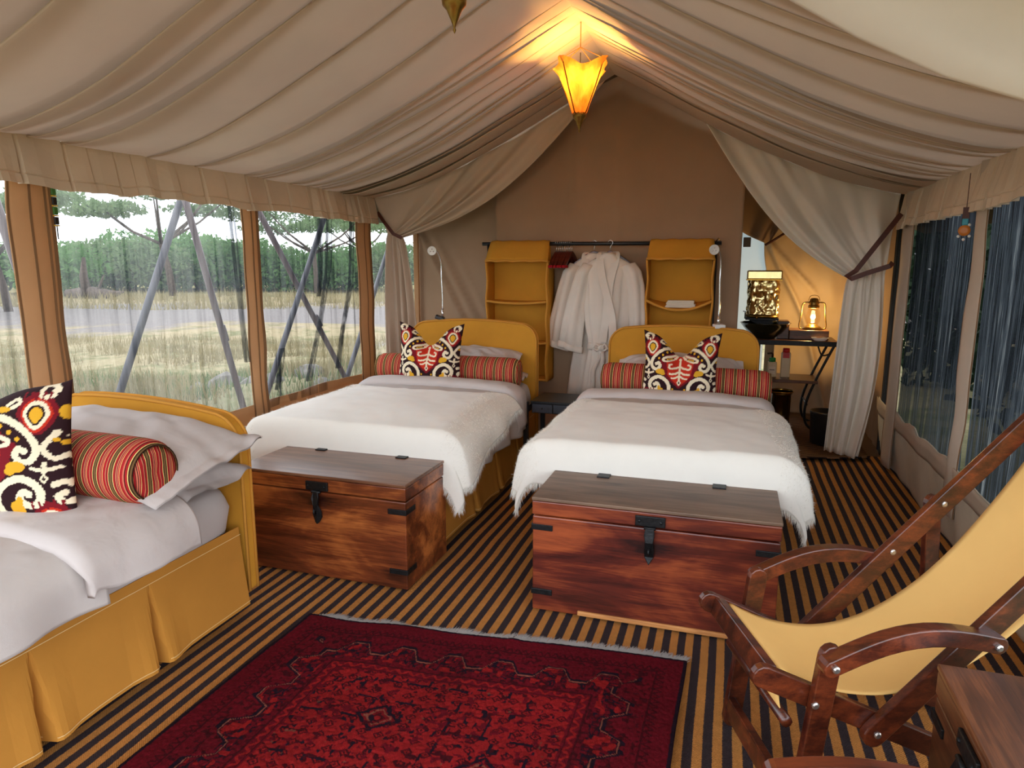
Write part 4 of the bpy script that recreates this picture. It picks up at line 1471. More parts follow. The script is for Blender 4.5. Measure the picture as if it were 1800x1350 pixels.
# pillows
def pillow(name, wd, dp, th, loc, rot, label, seed, flange=0.05, mat='linen'):
    n = 60
    s = np.linspace(-1, 1, n)
    U, V = np.meshgrid(s, s)
    b = MB()
    k = wd / 2 / (wd / 2 + flange)
    Ui, Vi = np.clip(np.abs(U) / k, 0, 1), np.clip(np.abs(V) / (dp / 2 / (dp / 2 + flange)), 0, 1)
    prof = (np.clip(1 - Ui ** 2.6, 0, 1) * np.clip(1 - Vi ** 2.6, 0, 1)) ** 0.5
    sgx = U * (wd / 2 + flange) * (1 - 0.02 * (1 - np.abs(V) ** 2) - 0.05 * np.abs(U * V) ** 4)
    sgy = V * (dp / 2 + flange) * (1 - 0.02 * (1 - np.abs(U) ** 2) - 0.05 * np.abs(U * V) ** 4)
    fl = 0.014 * n2d(U * 5, V * 5, seed) * (1 - prof)
    wv = 0.012 * n2d(U * 6 + V * 2, V * 5, seed + 1) * prof
    droop = -0.055 * (np.clip((np.abs(U) - k) / (1 - k), 0, 1) + np.clip((np.abs(V) - 0.85) / 0.15, 0, 1)) * 0.28
    for sg in (-1, 1):
        Zp = sg * (th / 2 * prof * (1.25 if sg > 0 else 0.75) + 0.003) + fl + wv * (sg > 0) + droop
        Q = np.dstack([sgx, sgy, Zp])
        b.grid(Q if sg > 0 else Q[:, ::-1])
    o = b.build(name, M[mat], smooth=True)
    o.location = loc
    o.rotation_euler = rot
    return tag(o, label, 'pillow')
for cx, nm, sd in ((-1.995, 'the bed left of the nightstand', 81), (-0.335, 'the bed nearest the washstand', 85)):
    pillow('pillow', 0.86, 0.40, 0.13, (cx + 0.02, 4.93, BZ + 0.05), (0.10, 0, 0), 'lower pale linen pillow behind the bolster on ' + nm, sd)
    pillow('pillow', 0.80, 0.38, 0.15, (cx, 4.955, BZ + 0.165), (0.34, 0, 0.01), 'upper pale linen pillow against the headboard on ' + nm, sd + 1)
pillow('pillow', 0.94, 0.50, 0.12, (-2.46, 2.10, 0.675), (0.06, 0, -0.02), 'lower grey linen pillow of the pair on the bed at the left edge', 91, 0.06)
pillow('pillow', 0.96, 0.52, 0.19, (-2.43, 2.12, 0.80), (0.16, 0.05, 0.0), 'upper plump grey linen pillow of the pair on the bed at the left edge', 92, 0.06)

# bolsters
def bolster(loc, L, r, rot, label):
    prof = [(r * 0.82, -L / 2 + 0.012), (r * 0.96, -L / 2 + 0.04), (r, -L / 2 + 0.09), (r * 1.01, -L / 4), (r * 1.015, 0)]
    prof = prof + [(a, -z) for a, z in prof[-2::-1]]
    b = MB().lathe(prof, (0, 0, 0), 40, (1, 0, 0))
    o = b.build('bolster', M['stripe'], smooth=True)
    for sg in (-1, 1):
        MB().lathe([(r * 0.83, L / 2 - 0.013), (r * 0.6, L / 2 - 0.001), (r * 0.3, L / 2 + 0.001), (0.0, L / 2 - 0.006)], (0, 0, 0), 40, (sg, 0, 0)).build('end_cap', M['stripe_y'], o, smooth=True)
    pp = []
    for k in range(33):
        a = 2 * PI * k / 32
        pp.append((L / 2 - 0.012, math.cos(a) * r * 0.83, math.sin(a) * r * 0.83))
    for sg in (1, -1):
        MB().tube([(p[0] * sg, p[1], p[2]) for p in pp], 0.004, 6).build('piping', M['stripe'], o, smooth=True)
    o.location = loc
    o.rotation_euler = rot
    return tag(o, label, 'bolster')
bolster((-2.035, 4.75, BZ + 0.125), 1.15, 0.112, (0, 0.0, 0.02), 'red striped bolster behind the cushion on the bed left of the nightstand')
bolster((-0.285, 4.75, BZ + 0.120), 1.13, 0.112, (0, 0.012, 0.0), 'red striped bolster behind the cushion on the bed nearest the washstand')
bolster((-2.38, 1.90, 0.800), 0.84, 0.122, (0.0, 0.0, -0.03), 'red striped bolster leaning on the pillows at the left edge')

# scatter cushions
me_a = cushion_mesh('scatter_cushion', 0.50, 0.48, 0.17, 0.30, 0.0)
me_a.materials.append(M['ikat'])
def cushion(me, loc, rot, label):
    o = bpy.data.objects.new('scatter_cushion', me)
    COL.objects.link(o)
    o.location = loc
    o.rotation_euler = rot
    return tag(o, label, 'cushion')
cushion(me_a, (-2.10, 4.58, BZ + 0.245), (-0.16, 0.02, 0.10), 'dark scroll-print cushion propped on the bed left of the nightstand')
cushion(me_a, (-0.30, 4.56, BZ + 0.235), (-0.16, 0.02, 0.02), 'dark scroll-print cushion propped on the bed nearest the washstand')
me_b = cushion_mesh('scatter_cushion', 0.58, 0.50, 0.17, 0.10, -0.25, (0.12, 0.05), 0.92)
me_b.materials.append(M['ikat'])
cushion(me_b, (-2.46, 1.70, 0.875), (-0.14, -0.05, 0.18), 'dark scroll-print cushion cut by the left edge')

# ------------------------------------------------------------------ chests
def chest(label, loc, rz, L, D, Hh, mb, ml, lidh=0.075, raw=False, hasp_style=0):
    root = thing('chest', label, 'chest', loc, rz)
    body = MB().box((0, D / 2, (Hh - lidh) / 2), (L, D, Hh - lidh)).build('body', M[mb], root, bevel=0.006)
    lid = MB().box((0, D / 2, Hh - lidh / 2 - 0.008 + 0.003), (L + 0.004, D + 0.004, lidh - 0.022)).build('lid', M[mb], root, bevel=0.005)
    MB().box((0, D / 2, Hh - 0.006), (L + 0.008, D + 0.008, 0.016)).build('lid_board', M[ml], lid, bevel=0.004)
    # hasp plate on the lid and the hanging hasp
    zl = Hh - lidh / 2 - 0.008
    pl = MB().box((0, -0.008, zl), (0.125, 0.010, 0.045)).build('hasp_plate', M['iron'], root, bevel=0.003)
    for x in (-0.045, 0.045):
        MB().lathe([(0.0, -0.003), (0.007, -0.003), (0.006, 0.003), (0, 0.005)], (x, -0.014, zl), 10, (0, -1, 0)).build('rivet', M['iron'], pl)
    out = [(-0.018, 0), (0.018, 0), (0.022, -0.03), (0.017, -0.06), (0.021, -0.10), (0.02, -0.13), (0.0, -0.165), (-0.02, -0.13), (-0.021, -0.10), (-0.017, -0.06), (-0.022, -0.03)]
    if hasp_style:
        out = [(-0.014, 0), (0.014, 0), (0.02, -0.03), (0.014, -0.065), (0.024, -0.10), (0.024, -0.13), (0.012, -0.155), (0.0, -0.165), (-0.012, -0.155), (-0.024, -0.13), (-0.024, -0.10), (-0.014, -0.065), (-0.02, -0.03)]
    hs = MB().prism(out, (-0.024, -0.014), lambda a, z, d: (a, d + 0.01 * math.sin((z + 0.0) * 38), zl - 0.026 + z)).build('hasp', M['iron'], root, bevel=0.003)
    MB().tube([(-0.024, -0.018, zl - 0.027), (0.024, -0.018, zl - 0.027)], 0.007, 10).build('hasp_pin', M['iron'], hs, smooth=True)
    st = MB()
    st.tube([(0, 0.0, zl - 0.118), (0, -0.042, zl - 0.112), (0, -0.045, zl - 0.125), (0, -0.042, zl - 0.138), (0, 0.0, zl - 0.132)], 0.005, 8)
    st.build('staple', M['iron'], root, smooth=True)
    # iron corner straps
    for sx in (-1, 1):
        for z in (Hh - lidh - 0.05, 0.09):
            c = MB().box((sx * (L / 2 - 0.045), -0.003, z), (0.095, 0.008, 0.026))
            c.box((sx * (L / 2 + 0.001), 0.045, z), (0.008, 0.10, 0.026))
            c.build('corner_strap', M['iron'], root, bevel=0.002)
    for sx in (-1, 1):
        MB().box((sx * L * 0.26, D - 0.035, Hh + 0.004), (0.06, 0.075, 0.008)).build('hinge', M['iron'], lid, bevel=0.002)
    if raw:
        MB().box((0.10, -0.003, 0.014), (L - 0.22, 0.012, 0.022)).build('worn_edge', M['wood_raw'], root, bevel=0.004)
    for x in (-L / 2 + 0.06, L / 2 - 0.06):
        for y in (0.06, D - 0.06):
            MB().box((x, y, -0.001), (0.06, 0.06, 0.012)).build('foot', M['wood_dark'], root)
    return root
chest('reddish wooden chest with brown lid at the foot of the middle bed, iron hasp', (-1.885, 2.765, 0.006), -0.015, 0.955, 0.46, 0.525, 'wood_orange', 'wood_lid_b', 0.085, False, 1)
chest('red-brown wooden chest with weathered grey lid at the foot of the right bed', (-0.277, 2.775, 0.006), 0.0, 1.03, 0.43, 0.53, 'wood_red', 'wood_lid', 0.085, True, 0)
chest('dark worn wooden trunk in the bottom right corner beside the deck chair', (0.557, 1.585, 0.006), -PI / 2, 0.55, 0.46, 0.53, 'wood_dark', 'wood_dark', 0.085, False, 0)

# ------------------------------------------------------------------ deck chair
AC = math.radians(25)
deck = thing('deck_chair', 'dark wooden deck chair with a yellow canvas sling beside the trunk', 'chair', (0.10, 2.24, 0))
deck.rotation_euler = (0, 0, 0)
dv = Vector((math.cos(AC), math.sin(AC), 0))
wv_ = (Vector((math.sin(AC), -math.cos(AC), 0)) - dv * 0.06).normalized()
CW = 0.46
def CP(s, t, z):
    p = dv * s + wv_ * t
    return (p.x, p.y, z)
def bar_poly(p0, p1, wd, round0=True, round1=True, curve=0.0, n=1):
    """outline in (s, z) of a wooden member with rounded ends"""
    a, b = Vector(p0), Vector(p1)
    d = (b - a)
    L = d.length
    d.normalize()
    e = Vector((-d.y, d.x))
    r = wd / 2
    pts = []
    def mid(t):
        return a + d * (L * t) + e * (curve * math.sin(PI * t))
    ks = [k / n for k in range(n + 1)] if n > 1 else [0, 1]
    upp = [mid(t) + e * r for t in ks]
    dwn = [mid(t) - e * r for t in reversed(ks)]
    pts += upp
    if round1:
        for k in range(1, 6):
            an = PI / 2 - PI * k / 6
            pts.append(b + d * (r * math.cos(an)) + e * (r * math.sin(an)))
    pts += dwn
    if round0:
        for k in range(1, 6):
            an = -PI / 2 - PI * k / 6
            pts.append(a + d * (r * math.cos(an)) + e * (r * math.sin(an)))
    return [(p.x, p.y) for p in pts]
def member(name, p0, p1, wd, t0, t1, root, m='chair_wood', **kw):
    poly = bar_poly(p0, p1, wd, **kw)
    return MB().prism(poly, (t0, t1), lambda s, z, t: CP(s, t, z)).build(name, M[m], root, bevel=0.004)
def bolt(parent, s, z, t, out):
    c = CP(s, t, z)
    MB().lathe([(0, -0.004), (0.010, -0.004), (0.010, 0.003), (0.006, 0.006), (0, 0.006)], c, 12, tuple(wv_ * out)).build('bolt', M['screw'], parent)
th = 0.026
for side, t0 in (('far', 0.0), ('near', CW)):
    sg = -1 if side == 'far' else 1        # outward direction along t
    # layers from the outside in: arm / front post, seat rail, back rail
    o_post = (t0 - th / 2, t0 + th / 2)
    inn = -sg
    def lay(k):
        c = t0 + inn * k * th
        return (c - th / 2, c + th / 2)
    la, lb_, lc_ = lay(0), lay(1.02), lay(2.04)
    pst = member('front_leg', (-0.03, 0.03), (0.03, 0.535), 0.062, la[0], la[1], deck)
    arm = member('armrest', (0.04, 0.525) if side == 'far' else (0.012, 0.525), (0.50, 0.555) if side == 'far' else (0.482, 0.555), 0.050, t0 + sg * th * 0.55 - (0.022), t0 + sg * th * 0.55 + (0.022), deck, curve=0.05, n=12)
    if side == 'far':
        arm.location = CP(0, -th * 0.55, 0)
    else:
        arm.location = CP(0, th * 0.55, 0)
    seat = member('seat_rail', (-0.145, 0.475), (0.74, 0.035), 0.062, lb_[0], lb_[1], deck)
    rail = member('back_rail', (0.175, 0.29), (1.07, 1.135), 0.068, la[0], la[1], deck, round1=True)
    rear = member('rear_leg', (0.70, 0.04), (0.655, 0.755), 0.055, t0 + sg * th - th / 2, t0 + sg * th + th / 2, deck)
    ot = t0 + sg * th / 2
    bolt(pst, -0.008, 0.40, ot, sg)
    bolt(arm, 0.045 if side == 'far' else 0.016, 0.528, ot + sg * 0.028, sg)
    bolt(arm, 0.49 if side == 'far' else 0.474, 0.554, ot + sg * 0.028, sg)
    bolt(rail, 0.18, 0.295, ot, sg)
    bolt(rail, 0.50, 0.60, t0 + inn * th / 2, inn)
    bolt(rail, 0.67, 0.76, t0 + inn * th / 2, inn)
def cross(name, s, z, ws, wz, t0=0.0, t1=CW, rot=0.0):
    q = [(-ws / 2, -wz / 2), (ws / 2, -wz / 2), (ws / 2, wz / 2), (-ws / 2, wz / 2)]
    ca, sa = math.cos(rot), math.sin(rot)
    q = [(s + a * ca - b_ * sa, z + a * sa + b_ * ca) for a, b_ in q]
    return MB().prism(q, (t0, t1), lambda s_, z_, t_: CP(s_, t_, z_)).build(name, M['chair_wood'], deck, bevel=0.004)
cross('front_crossbar', -0.118, 0.462, 0.030, 0.062, th * 1.5, CW - th * 1.5, -0.25)
cross('foot_crossbar', -0.040, 0.075, 0.028, 0.075, th * 0.5, CW - th * 0.5)
cross('rear_crossbar', 0.69, 0.14, 0.028, 0.06, th * 1.5, CW - th * 1.5)
MB().tube([CP(1.06, 0.0, 1.135), CP(1.06, CW, 1.135)], 0.018, 12).build('top_dowel', M['chair_wood'], deck, smooth=True)
MB().tube([CP(-0.075, 0.06, 0.345), CP(-0.075, CW - 0.005, 0.345)], 0.016, 8).build('sling_dowel', M['chair_wood'], deck, smooth=True)
# sling
prof = [(-0.062, 0.340), (-0.078, 0.362), (-0.085, 0.40), (-0.090, 0.445), (-0.078, 0.468), (-0.04, 0.448), (0.03, 0.415), (0.12, 0.388), (0.22, 0.375), (0.32, 0.385), (0.42, 0.418), (0.54, 0.485), (0.66, 0.585), (0.78, 0.72), (0.90, 0.88), (1.0, 1.035), (1.06, 1.155), (1.085, 1.14), (1.075, 1.11)]
pp = smooth_pts(prof, 6)
P = []
for s, z in pp:
    row = []
    for t in np.linspace(0, 1, 22):
        sag = -0.022 * math.sin(PI * t) * np.clip((s + 0.08) / 0.2, 0, 1) * np.clip((1.05 - s) / 0.3, 0, 1)
        row.append(CP(s, th * 1.65 + (CW - th * 3.3) * t, z + sag))
    P.append(row)
MB().grid(np.array(P)).build('sling', M['sling'], deck, smooth=True, solid=0.004)

# low folding stool peeping in at the bottom
st = thing('folding_stool', 'dark wooden folding stool with curved rail at the bottom edge', 'stool', (0.335, 1.37, -0.006))
st.rotation_euler = (0, 0, math.radians(12))
for y, nm in ((0.13, 'a'), (-0.22, 'b')):
    poly = bar_poly((-0.165, 0.44), (0.16, 0.44), 0.045, curve=0.016, n=8)
    rl = MB().prism(poly, (y - 0.02, y + 0.02), lambda a, z, d: (a, d, z)).build('seat_rail', M['chair_wood'], st, bevel=0.004)
    for sg in (-1, 1):
        dy = -0.30 if y > 0 else 0.30
        MB().tube([(sg * 0.12, y, 0.43), (sg * 0.12, y + dy, 0.02)], 0.014, 8).build('leg', M['chair_wood'], rl, smooth=True)
P = np.zeros((12, 8, 3))
for j in range(12):
    t = j / 11
    for i_ in range(8):
        P[j, i_] = (-0.13 + 0.26 * i_ / 7, 0.13 - 0.35 * t, 0.452 - 0.05 * math.sin(PI * t))
MB().grid(P).build('canvas_seat', M['sling'], st, smooth=True, solid=0.004)

# ------------------------------------------------------------------ persian rug
RNX, RNY = 430, 600
rx0, rx1, ry1, ry0 = -1.72, -0.10, 2.47, 0.05
u = np.linspace(0, 1, RNX)
v = np.linspace(0, 1, RNY)
U, V = np.meshgrid(u, v)
Xr = rx0 + (rx1 - rx0) * U + 0.012 * n1d(V * 5, 61) * (np.abs(U - 0.5) * 2)
Yr = ry1 - (ry1 - ry0) * V
Yr = Yr + (U - 0.5) * 0.15 * (1 - V) + 0.012 * n1d(U * 7, 62) * (1 - V)
A, B = U * 1.62, V * 2.42       # metres on the rug
da, db = np.minimum(A, 1.62 - A), np.minimum(B, 2.42 - B)
ed = np.minimum(da, db)
along = np.where(da < db, B, A)
c_field, c_red, c_dk, c_navy, c_pale, c_bd = map(np.array, (lin(130, 20, 28), lin(164, 32, 34), lin(74, 10, 22), lin(36, 18, 34), lin(168, 96, 78), lin(112, 14, 30)))
C = np.zeros(U.shape + (3,))
C[:] = c_bd
nzr = n2d(A * 85, B * 85, 63)
def pput(mask, c):
    C[mask] = c
# outer plain band, small zigzag guard, vine border, guards, field
pput(ed < 0.012, c_navy)
zz = np.abs(((along / 0.03) % 1) - 0.5) * 2
pput((ed > 0.07) & (ed < 0.10) & (np.abs((ed - 0.07) / 0.03 - zz) < 0.22), c_dk)
pput((np.abs(ed - 0.105) < 0.004) | (np.abs(ed - 0.305) < 0.004) | (np.abs(ed - 0.34) < 0.003), c_dk)
vine = 0.205 + 0.036 * np.clip(np.sin(along / 0.20 * 2 * PI) * 1.6, -1, 1)
d_v = np.abs(ed - vine)
bord = (ed > 0.11) & (ed < 0.30)
pput(bord & (nzr > 0.35), c_dk)
inside_v = bord & (ed > vine) & (ed < 0.28)
pput(inside_v & (np.abs(n2d(A * 62, B * 62, 64)) < 0.2), c_navy)
pput(inside_v & (n2d(A * 46, B * 46, 65) > 0.35), c_red)
pput(bord & (np.abs(ed - vine + 0.012) < 0.006) & (n2d(A * 20, B * 20, 78) > -0.2), c_navy)
pput(bord & (d_v < 0.006), c_navy)
pput(bord & (d_v < 0.0028), c_pale)
zz2 = np.abs(((along / 0.05) % 1) - 0.5) * 2
pput((ed > 0.31) & (ed < 0.338) & (np.abs((ed - 0.31) / 0.028 - zz2) < 0.25), c_red)
fld = ed > 0.35
pput(fld, c_red * 0.85 + c_field * 0.15)
fa, fb = (A - 0.81), (B - 1.21)
gx_, gy_ = np.abs(((fa / 0.062 + 0.5) % 1) - 0.5), np.abs(((fb / 0.054 + 0.5) % 1) - 0.5)
pput(fld & (np.abs(gx_ + gy_ - 0.28) < 0.07), c_dk)
pput(fld & (gx_ + gy_ < 0.10), c_dk)
pput(fld & (n2d(A * 52, B * 70, 66) > 0.45), c_bd)
bars = (np.abs(((fb / 0.11) % 1) - 0.5) < 0.05) & (np.abs(((fa / 0.15 + 0.25) % 1) - 0.5) < 0.26)
pput(fld & bars & (n2d(A * 9, B * 12, 67) > 0.15), c_navy)
bars2 = (np.abs(((fa / 0.15) % 1) - 0.5) < 0.035) & (np.abs(((fb / 0.11 + 0.2) % 1) - 0.5) < 0.25)
pput(fld & bars2 & (n2d(A * 8, B * 8, 68) > 0.0), c_navy)
# medallions
for ma, mb_ in ((-0.17, -0.62), (0.25, -0.45), (-0.22, -0.12), (0.2, 0.12), (-0.1, 0.5)):
    r_ = np.abs((fa - ma)) / 0.06 + np.abs((fb - mb_)) / 0.05 + 0.15 * n2d(A * 50, B * 50, 74)
    pput(fld & (r_ < 1.45), c_field)
    pput(fld & (np.abs(r_ - 1.25) < 0.16), c_navy)
    pput(fld & (np.abs(r_ - 0.85) < 0.09), c_pale * 0.8)
    pput(fld & (r_ < 0.5), c_dk)
    pput(fld & (r_ < 0.22), c_red)
pput(fld & (n2d(A * 70, B * 44, 75) > 0.66), c_navy)
pput(fld & (n2d(A * 44, B * 66, 76) > 0.62), c_dk)
dots = (n2d(A * 48, B * 48, 69) > 0.90) & fld
pput(dots, c_pale * 0.55)
C = C * (1 + 0.22 * n2d(A * 130, B * 130, 70) + 0.15 * n2d(A * 5, B * 5, 71))[..., None]
C = np.clip(C * 0.64, 0, 1)
Zr = 0.012 + 0.0016 * n2d(A * 120, B * 120, 72) + 0.004 * np.exp(-(((A - 0.80) * 0.9 + (B - 0.5) * 0.25) / 0.025) ** 2) * (B < 0.75) + 0.002 * n2d(A * 6, B * 6, 73)
me = MB().grid(np.dstack([Xr, Yr, Zr])).mesh('persian_rug')
at_ = me.attributes.new('print', 'FLOAT_COLOR', 'POINT')
at_.data.foreach_set('color', np.concatenate([C.reshape(-1, 3), np.ones((RNX * RNY, 1))], 1).astype(np.float32).ravel())
me.polygons.foreach_set('use_smooth', [True] * len(me.polygons))
me.materials.append(attrmat('rug_pile', rough=0.95, bump_scale=380, bump=0.6, darken=0.45))
rug = bpy.data.objects.new('persian_rug', me)
COL.objects.link(rug)
tag(rug, 'deep red patterned rug with grey fringe lying on the striped floor', 'rug')
md = rug.modifiers.new('solid', 'SOLIDIFY')
md.thickness = 0.009
md.offset = -1
# fringe
rs = np.random.RandomState(9)
b = MB()
for k in range(3200):
    uu = rs.rand()
    i_ = int(uu * (RNX - 1))
    x0, y0 = Xr[0, i_], Yr[0, i_]
    cl = math.floor(uu * 46) / 46 + 0.011
    dx = (cl - uu) * 1.1 + (rs.rand() - 0.2) * 0.05
    ln = (0.02 + 0.05 * rs.rand()) * (0.7 + 0.5 * float(n1d(uu * 14, 5)))
    z0 = 0.010
    z1 = 0.004 + 0.006 * rs.rand()
    wq = 0.0017
    b.add([(x0 - wq, y0 - 0.004, z0), (x0 + wq, y0 - 0.004, z0), (x0 + dx * 0.5 + wq, y0 + ln * 0.6, z0 * 0.5 + z1 * .5 + 0.003), (x0 + dx * 0.5 - wq, y0 + ln * 0.6, z0 * 0.5 + z1 * .5 + 0.003), (x0 + dx, y0 + ln, z1)], [(0, 1, 2, 3), (3, 2, 4)])
tag(b.build('fringe', cloth('grey_fringe', hexc(176, 176, 176), 0.15), rug, fixn=False), kind='stuff')
P = np.zeros((RNX // 5, 2, 3))
for k in range(RNX // 5):
    P[k, 0] = (Xr[0, k * 5], Yr[0, k * 5] - 0.004, 0.0135)
    P[k, 1] = (Xr[0, k * 5], Yr[0, k * 5] + 0.005 + 0.003 * float(n1d(k * 0.8, 3)), 0.010)
MB().grid(P).build('selvedge', cloth('grey_selvedge', hexc(150, 152, 158), 0.2), rug, solid=0.003)

# bathroom mat
P = []
for v_ in np.linspace(0, 1, 26):
    row = []
    for u_ in np.linspace(0, 1, 30):
        x = 0.22 + 0.90 * u_
        yf = 5.70 + 0.20 * u_ ** 2.5 + 0.05 * (1 - u_) ** 2
        y = yf + (7.35 - yf) * v_
        z = 0.016 + 0.022 * math.exp(-(v_ / 0.05) ** 2) * (0.4 + 0.6 * u_) + 0.006 * float(n2d(u_ * 3, v_ * 5, 77)) * (v_ > 0.1)
        row.append((x, y, z))
    P.append(row)
o = MB().grid(np.array(P)).build('bath_mat', M['bathrug'], smooth=True, solid=0.012, off=-1.0)
tag(o, 'brown fine-striped mat curling at its front edge before the washstand', 'mat')

# ------------------------------------------------------------------ nightstand between the beds
ns = thing('nightstand', 'black nightstand with two small drawers between the two beds', 'nightstand', (-1.18, 4.82, 0))
MB().box((0, 0, 0.568), (0.33, 0.36, 0.018)).build('top', M['black'], ns, bevel=0.003)
MB().box((0, 0.004, 0.525), (0.32, 0.34, 0.075)).build('case', M['black'], ns, bevel=0.003)
m_dr = plain('drawer_front', (0.035, 0.04, 0.055, 1), 0.45, 0, 0.3, 25)
for sx in (-1, 1):
    d = MB().box((sx * 0.079, -0.170, 0.525), (0.150, 0.016, 0.062)).build('drawer', m_dr, ns, bevel=0.003)
    MB().tube([(sx * 0.079, -0.178, 0.525), (sx * 0.079, -0.190, 0.525)], 0.006, 10).build('knob', M['iron'], d)
for x, y in ((-0.195, -0.19), (0.17, -0.17), (-0.17, 0.18), (0.17, 0.18)):
    zt = 0.575 if x < -0.19 else 0.5
    lg = MB().box((x, y, zt / 2), (0.034, 0.034, zt)).build('leg', M['black'], ns, bevel=0.004)
MB().box((-0.185, 0.0, 0.52), (0.016, 0.34, 0.05)).build('side_rail', M['black'], ns, bevel=0.003)
MB().box((0.0, -0.17, 0.19), (0.33, 0.015, 0.02)).build('stretcher', M['black'], ns, bevel=0.003)
MB().box((0.0, 0.18, 0.19), (0.33, 0.015, 0.02)).build('stretcher', M['black'], ns, bevel=0.003)
# torch hanging at its side
b = MB().lathe([(0, 0), (0.022, 0.0), (0.022, 0.09), (0.03, 0.11), (0.032, 0.13), (0, 0.13)], (-0.978, 4.72, 0.50), 16, (0.62, 0.25, 0.75))
tag(b.build('torch', M['black'], smooth=False), 'black torch leaning between the nightstand and the right bed', 'torch')
o = MB().box((-1.30, 5.03, 0.06), (0.16, 0.14, 0.12)).build('cloth_bundle', M['magenta'], bevel=0.04, seg=4)
tag(o, 'folded magenta cloth on the floor behind the nightstand', 'cloth')

# ------------------------------------------------------------------ clothes rail, hanging shelves, robes
rail = thing('clothes_rail', 'black clothes rail along the back wall holding shelves and robes', 'clothes rail', (-1.10, 5.72, 0))
MB().tube([(-1.0, 0, 1.722), (1.0, 0, 1.712)], 0.016, 12).build('rail', M['black'], rail, smooth=True)
for x in (-0.94, 0.955):
    MB().tube([(x, 0.0, 0.0), (x, 0.0, 1.72)], 0.017, 12).build('post', M['black'], rail, smooth=True)
    MB().box((x, 0, 0.012), (0.05, 0.36, 0.024)).build('foot', M['black'], rail, bevel=0.004)
MB().tube([(0.955, 0, 1.72), (0.975, -0.02, 1.75), (0.99, -0.03, 1.73)], 0.004, 6).build('hook', M['brass'], rail, smooth=True)

def hanging_shelf(x0, x1, label, sags, zb, dpt=0.21, z_top=1.575, flap=(0.0, 0.0)):
    root = thing('hanging_shelf', label, 'shelf', ((x0 + x1) / 2, 5.72, 0))
    hw = (x1 - x0) / 2
    yf, yb = -0.125, -0.125 + dpt
    th_ = 0.014
    MB().box((0, yb, (z_top + zb) / 2), (2 * hw, 0.012, z_top - zb)).build('back_panel', M['ochre'], root)
    for sg in (-1, 1):
        n = 20
        P = np.zeros((n, 6, 3))
        for j in range(n):
            t = j / (n - 1)
            for i_ in range(6):
                q = i_ / 5
                P[j, i_] = (sg * (hw - 0.004 - 0.012 * math.sin(PI * 3 * t) ** 2 * (1 - q)), yf + (yb - yf) * q, zb + (z_top - zb) * t)
        MB().grid(P).build('side_panel', M['ochre'], root, smooth=True, solid=th_)
        MB().tube([tuple(P[j, 0]) for j in range(n)], 0.009, 8).build('piping', M['ochre_pipe'], root, smooth=True)
    for z, sag in sags:
        n = 18
        P = np.zeros((6, n, 3))
        for j in range(6):
            for i_ in range(n):
                u_ = i_ / (n - 1)
                P[j, i_] = (-hw + 0.01 + (2 * hw - 0.02) * u_, yf + (yb - yf) * j / 5, z - sag * 4 * u_ * (1 - u_) * (1 - 0.5 * j / 5))
        sh = MB().grid(P).build('shelf_board', M['ochre'], root, smooth=True, solid=0.012)
        MB().tube([tuple(P[0, i_]) for i_ in range(n)], 0.011, 8).build('piping', M['ochre_pipe'], sh, smooth=True)
    # top: flap over the rail, sloping to the front edge
    P = np.zeros((9, 12, 3))
    tp = [(yb, z_top), (yb - 0.03, 1.66), (0.03, 1.735), (0.0, 1.745), (-0.022, 1.735), (-0.05, 1.70), (-0.08, 1.655), (-0.11, 1.605), (yf - 0.01, z_top)]
    for j, (yy, zz_) in enumerate(tp):
        wj = hw - 0.03 * max(0, 1 - j / 8) + flap[0]
        for i_ in range(12):
            P[j, i_] = (-wj + 2 * wj * i_ / 11, yy, zz_ + 0.004 * math.sin(i_ * 2.1))
    MB().grid(P).build('top_flap', M['ochre'], root, smooth=True, solid=0.006)
    MB().tube([tuple(P[-1, i_]) for i_ in range(12)], 0.010, 8).build('piping', M['ochre_pipe'], root, smooth=True)
    return root
hanging_shelf(-2.03, -1.475, 'ochre canvas hanging shelf left of the hangers, empty', [(1.235, 0.018), (0.885, 0.02), (0.565, 0.0)], 0.555)
hanging_shelf(-0.665, -0.14, 'ochre canvas hanging shelf right of the robes, holding papers', [(1.262, 0.075), (0.9, 0.03), (0.6, 0.0)], 0.59, 0.22, 1.59)
pr = thing('paper_stack', 'small stack of cream papers lying on the right hanging shelf', 'papers', (-0.39, 5.66, 1.206))
for k in range(6):
    MB().box((0.004 * (k % 3 - 1), 0.003 * (k % 2), 0.005 + 0.0095 * k), (0.235 - 0.006 * k, 0.10, 0.008)).build('sheet', M['paper'], pr, bevel=0.002)

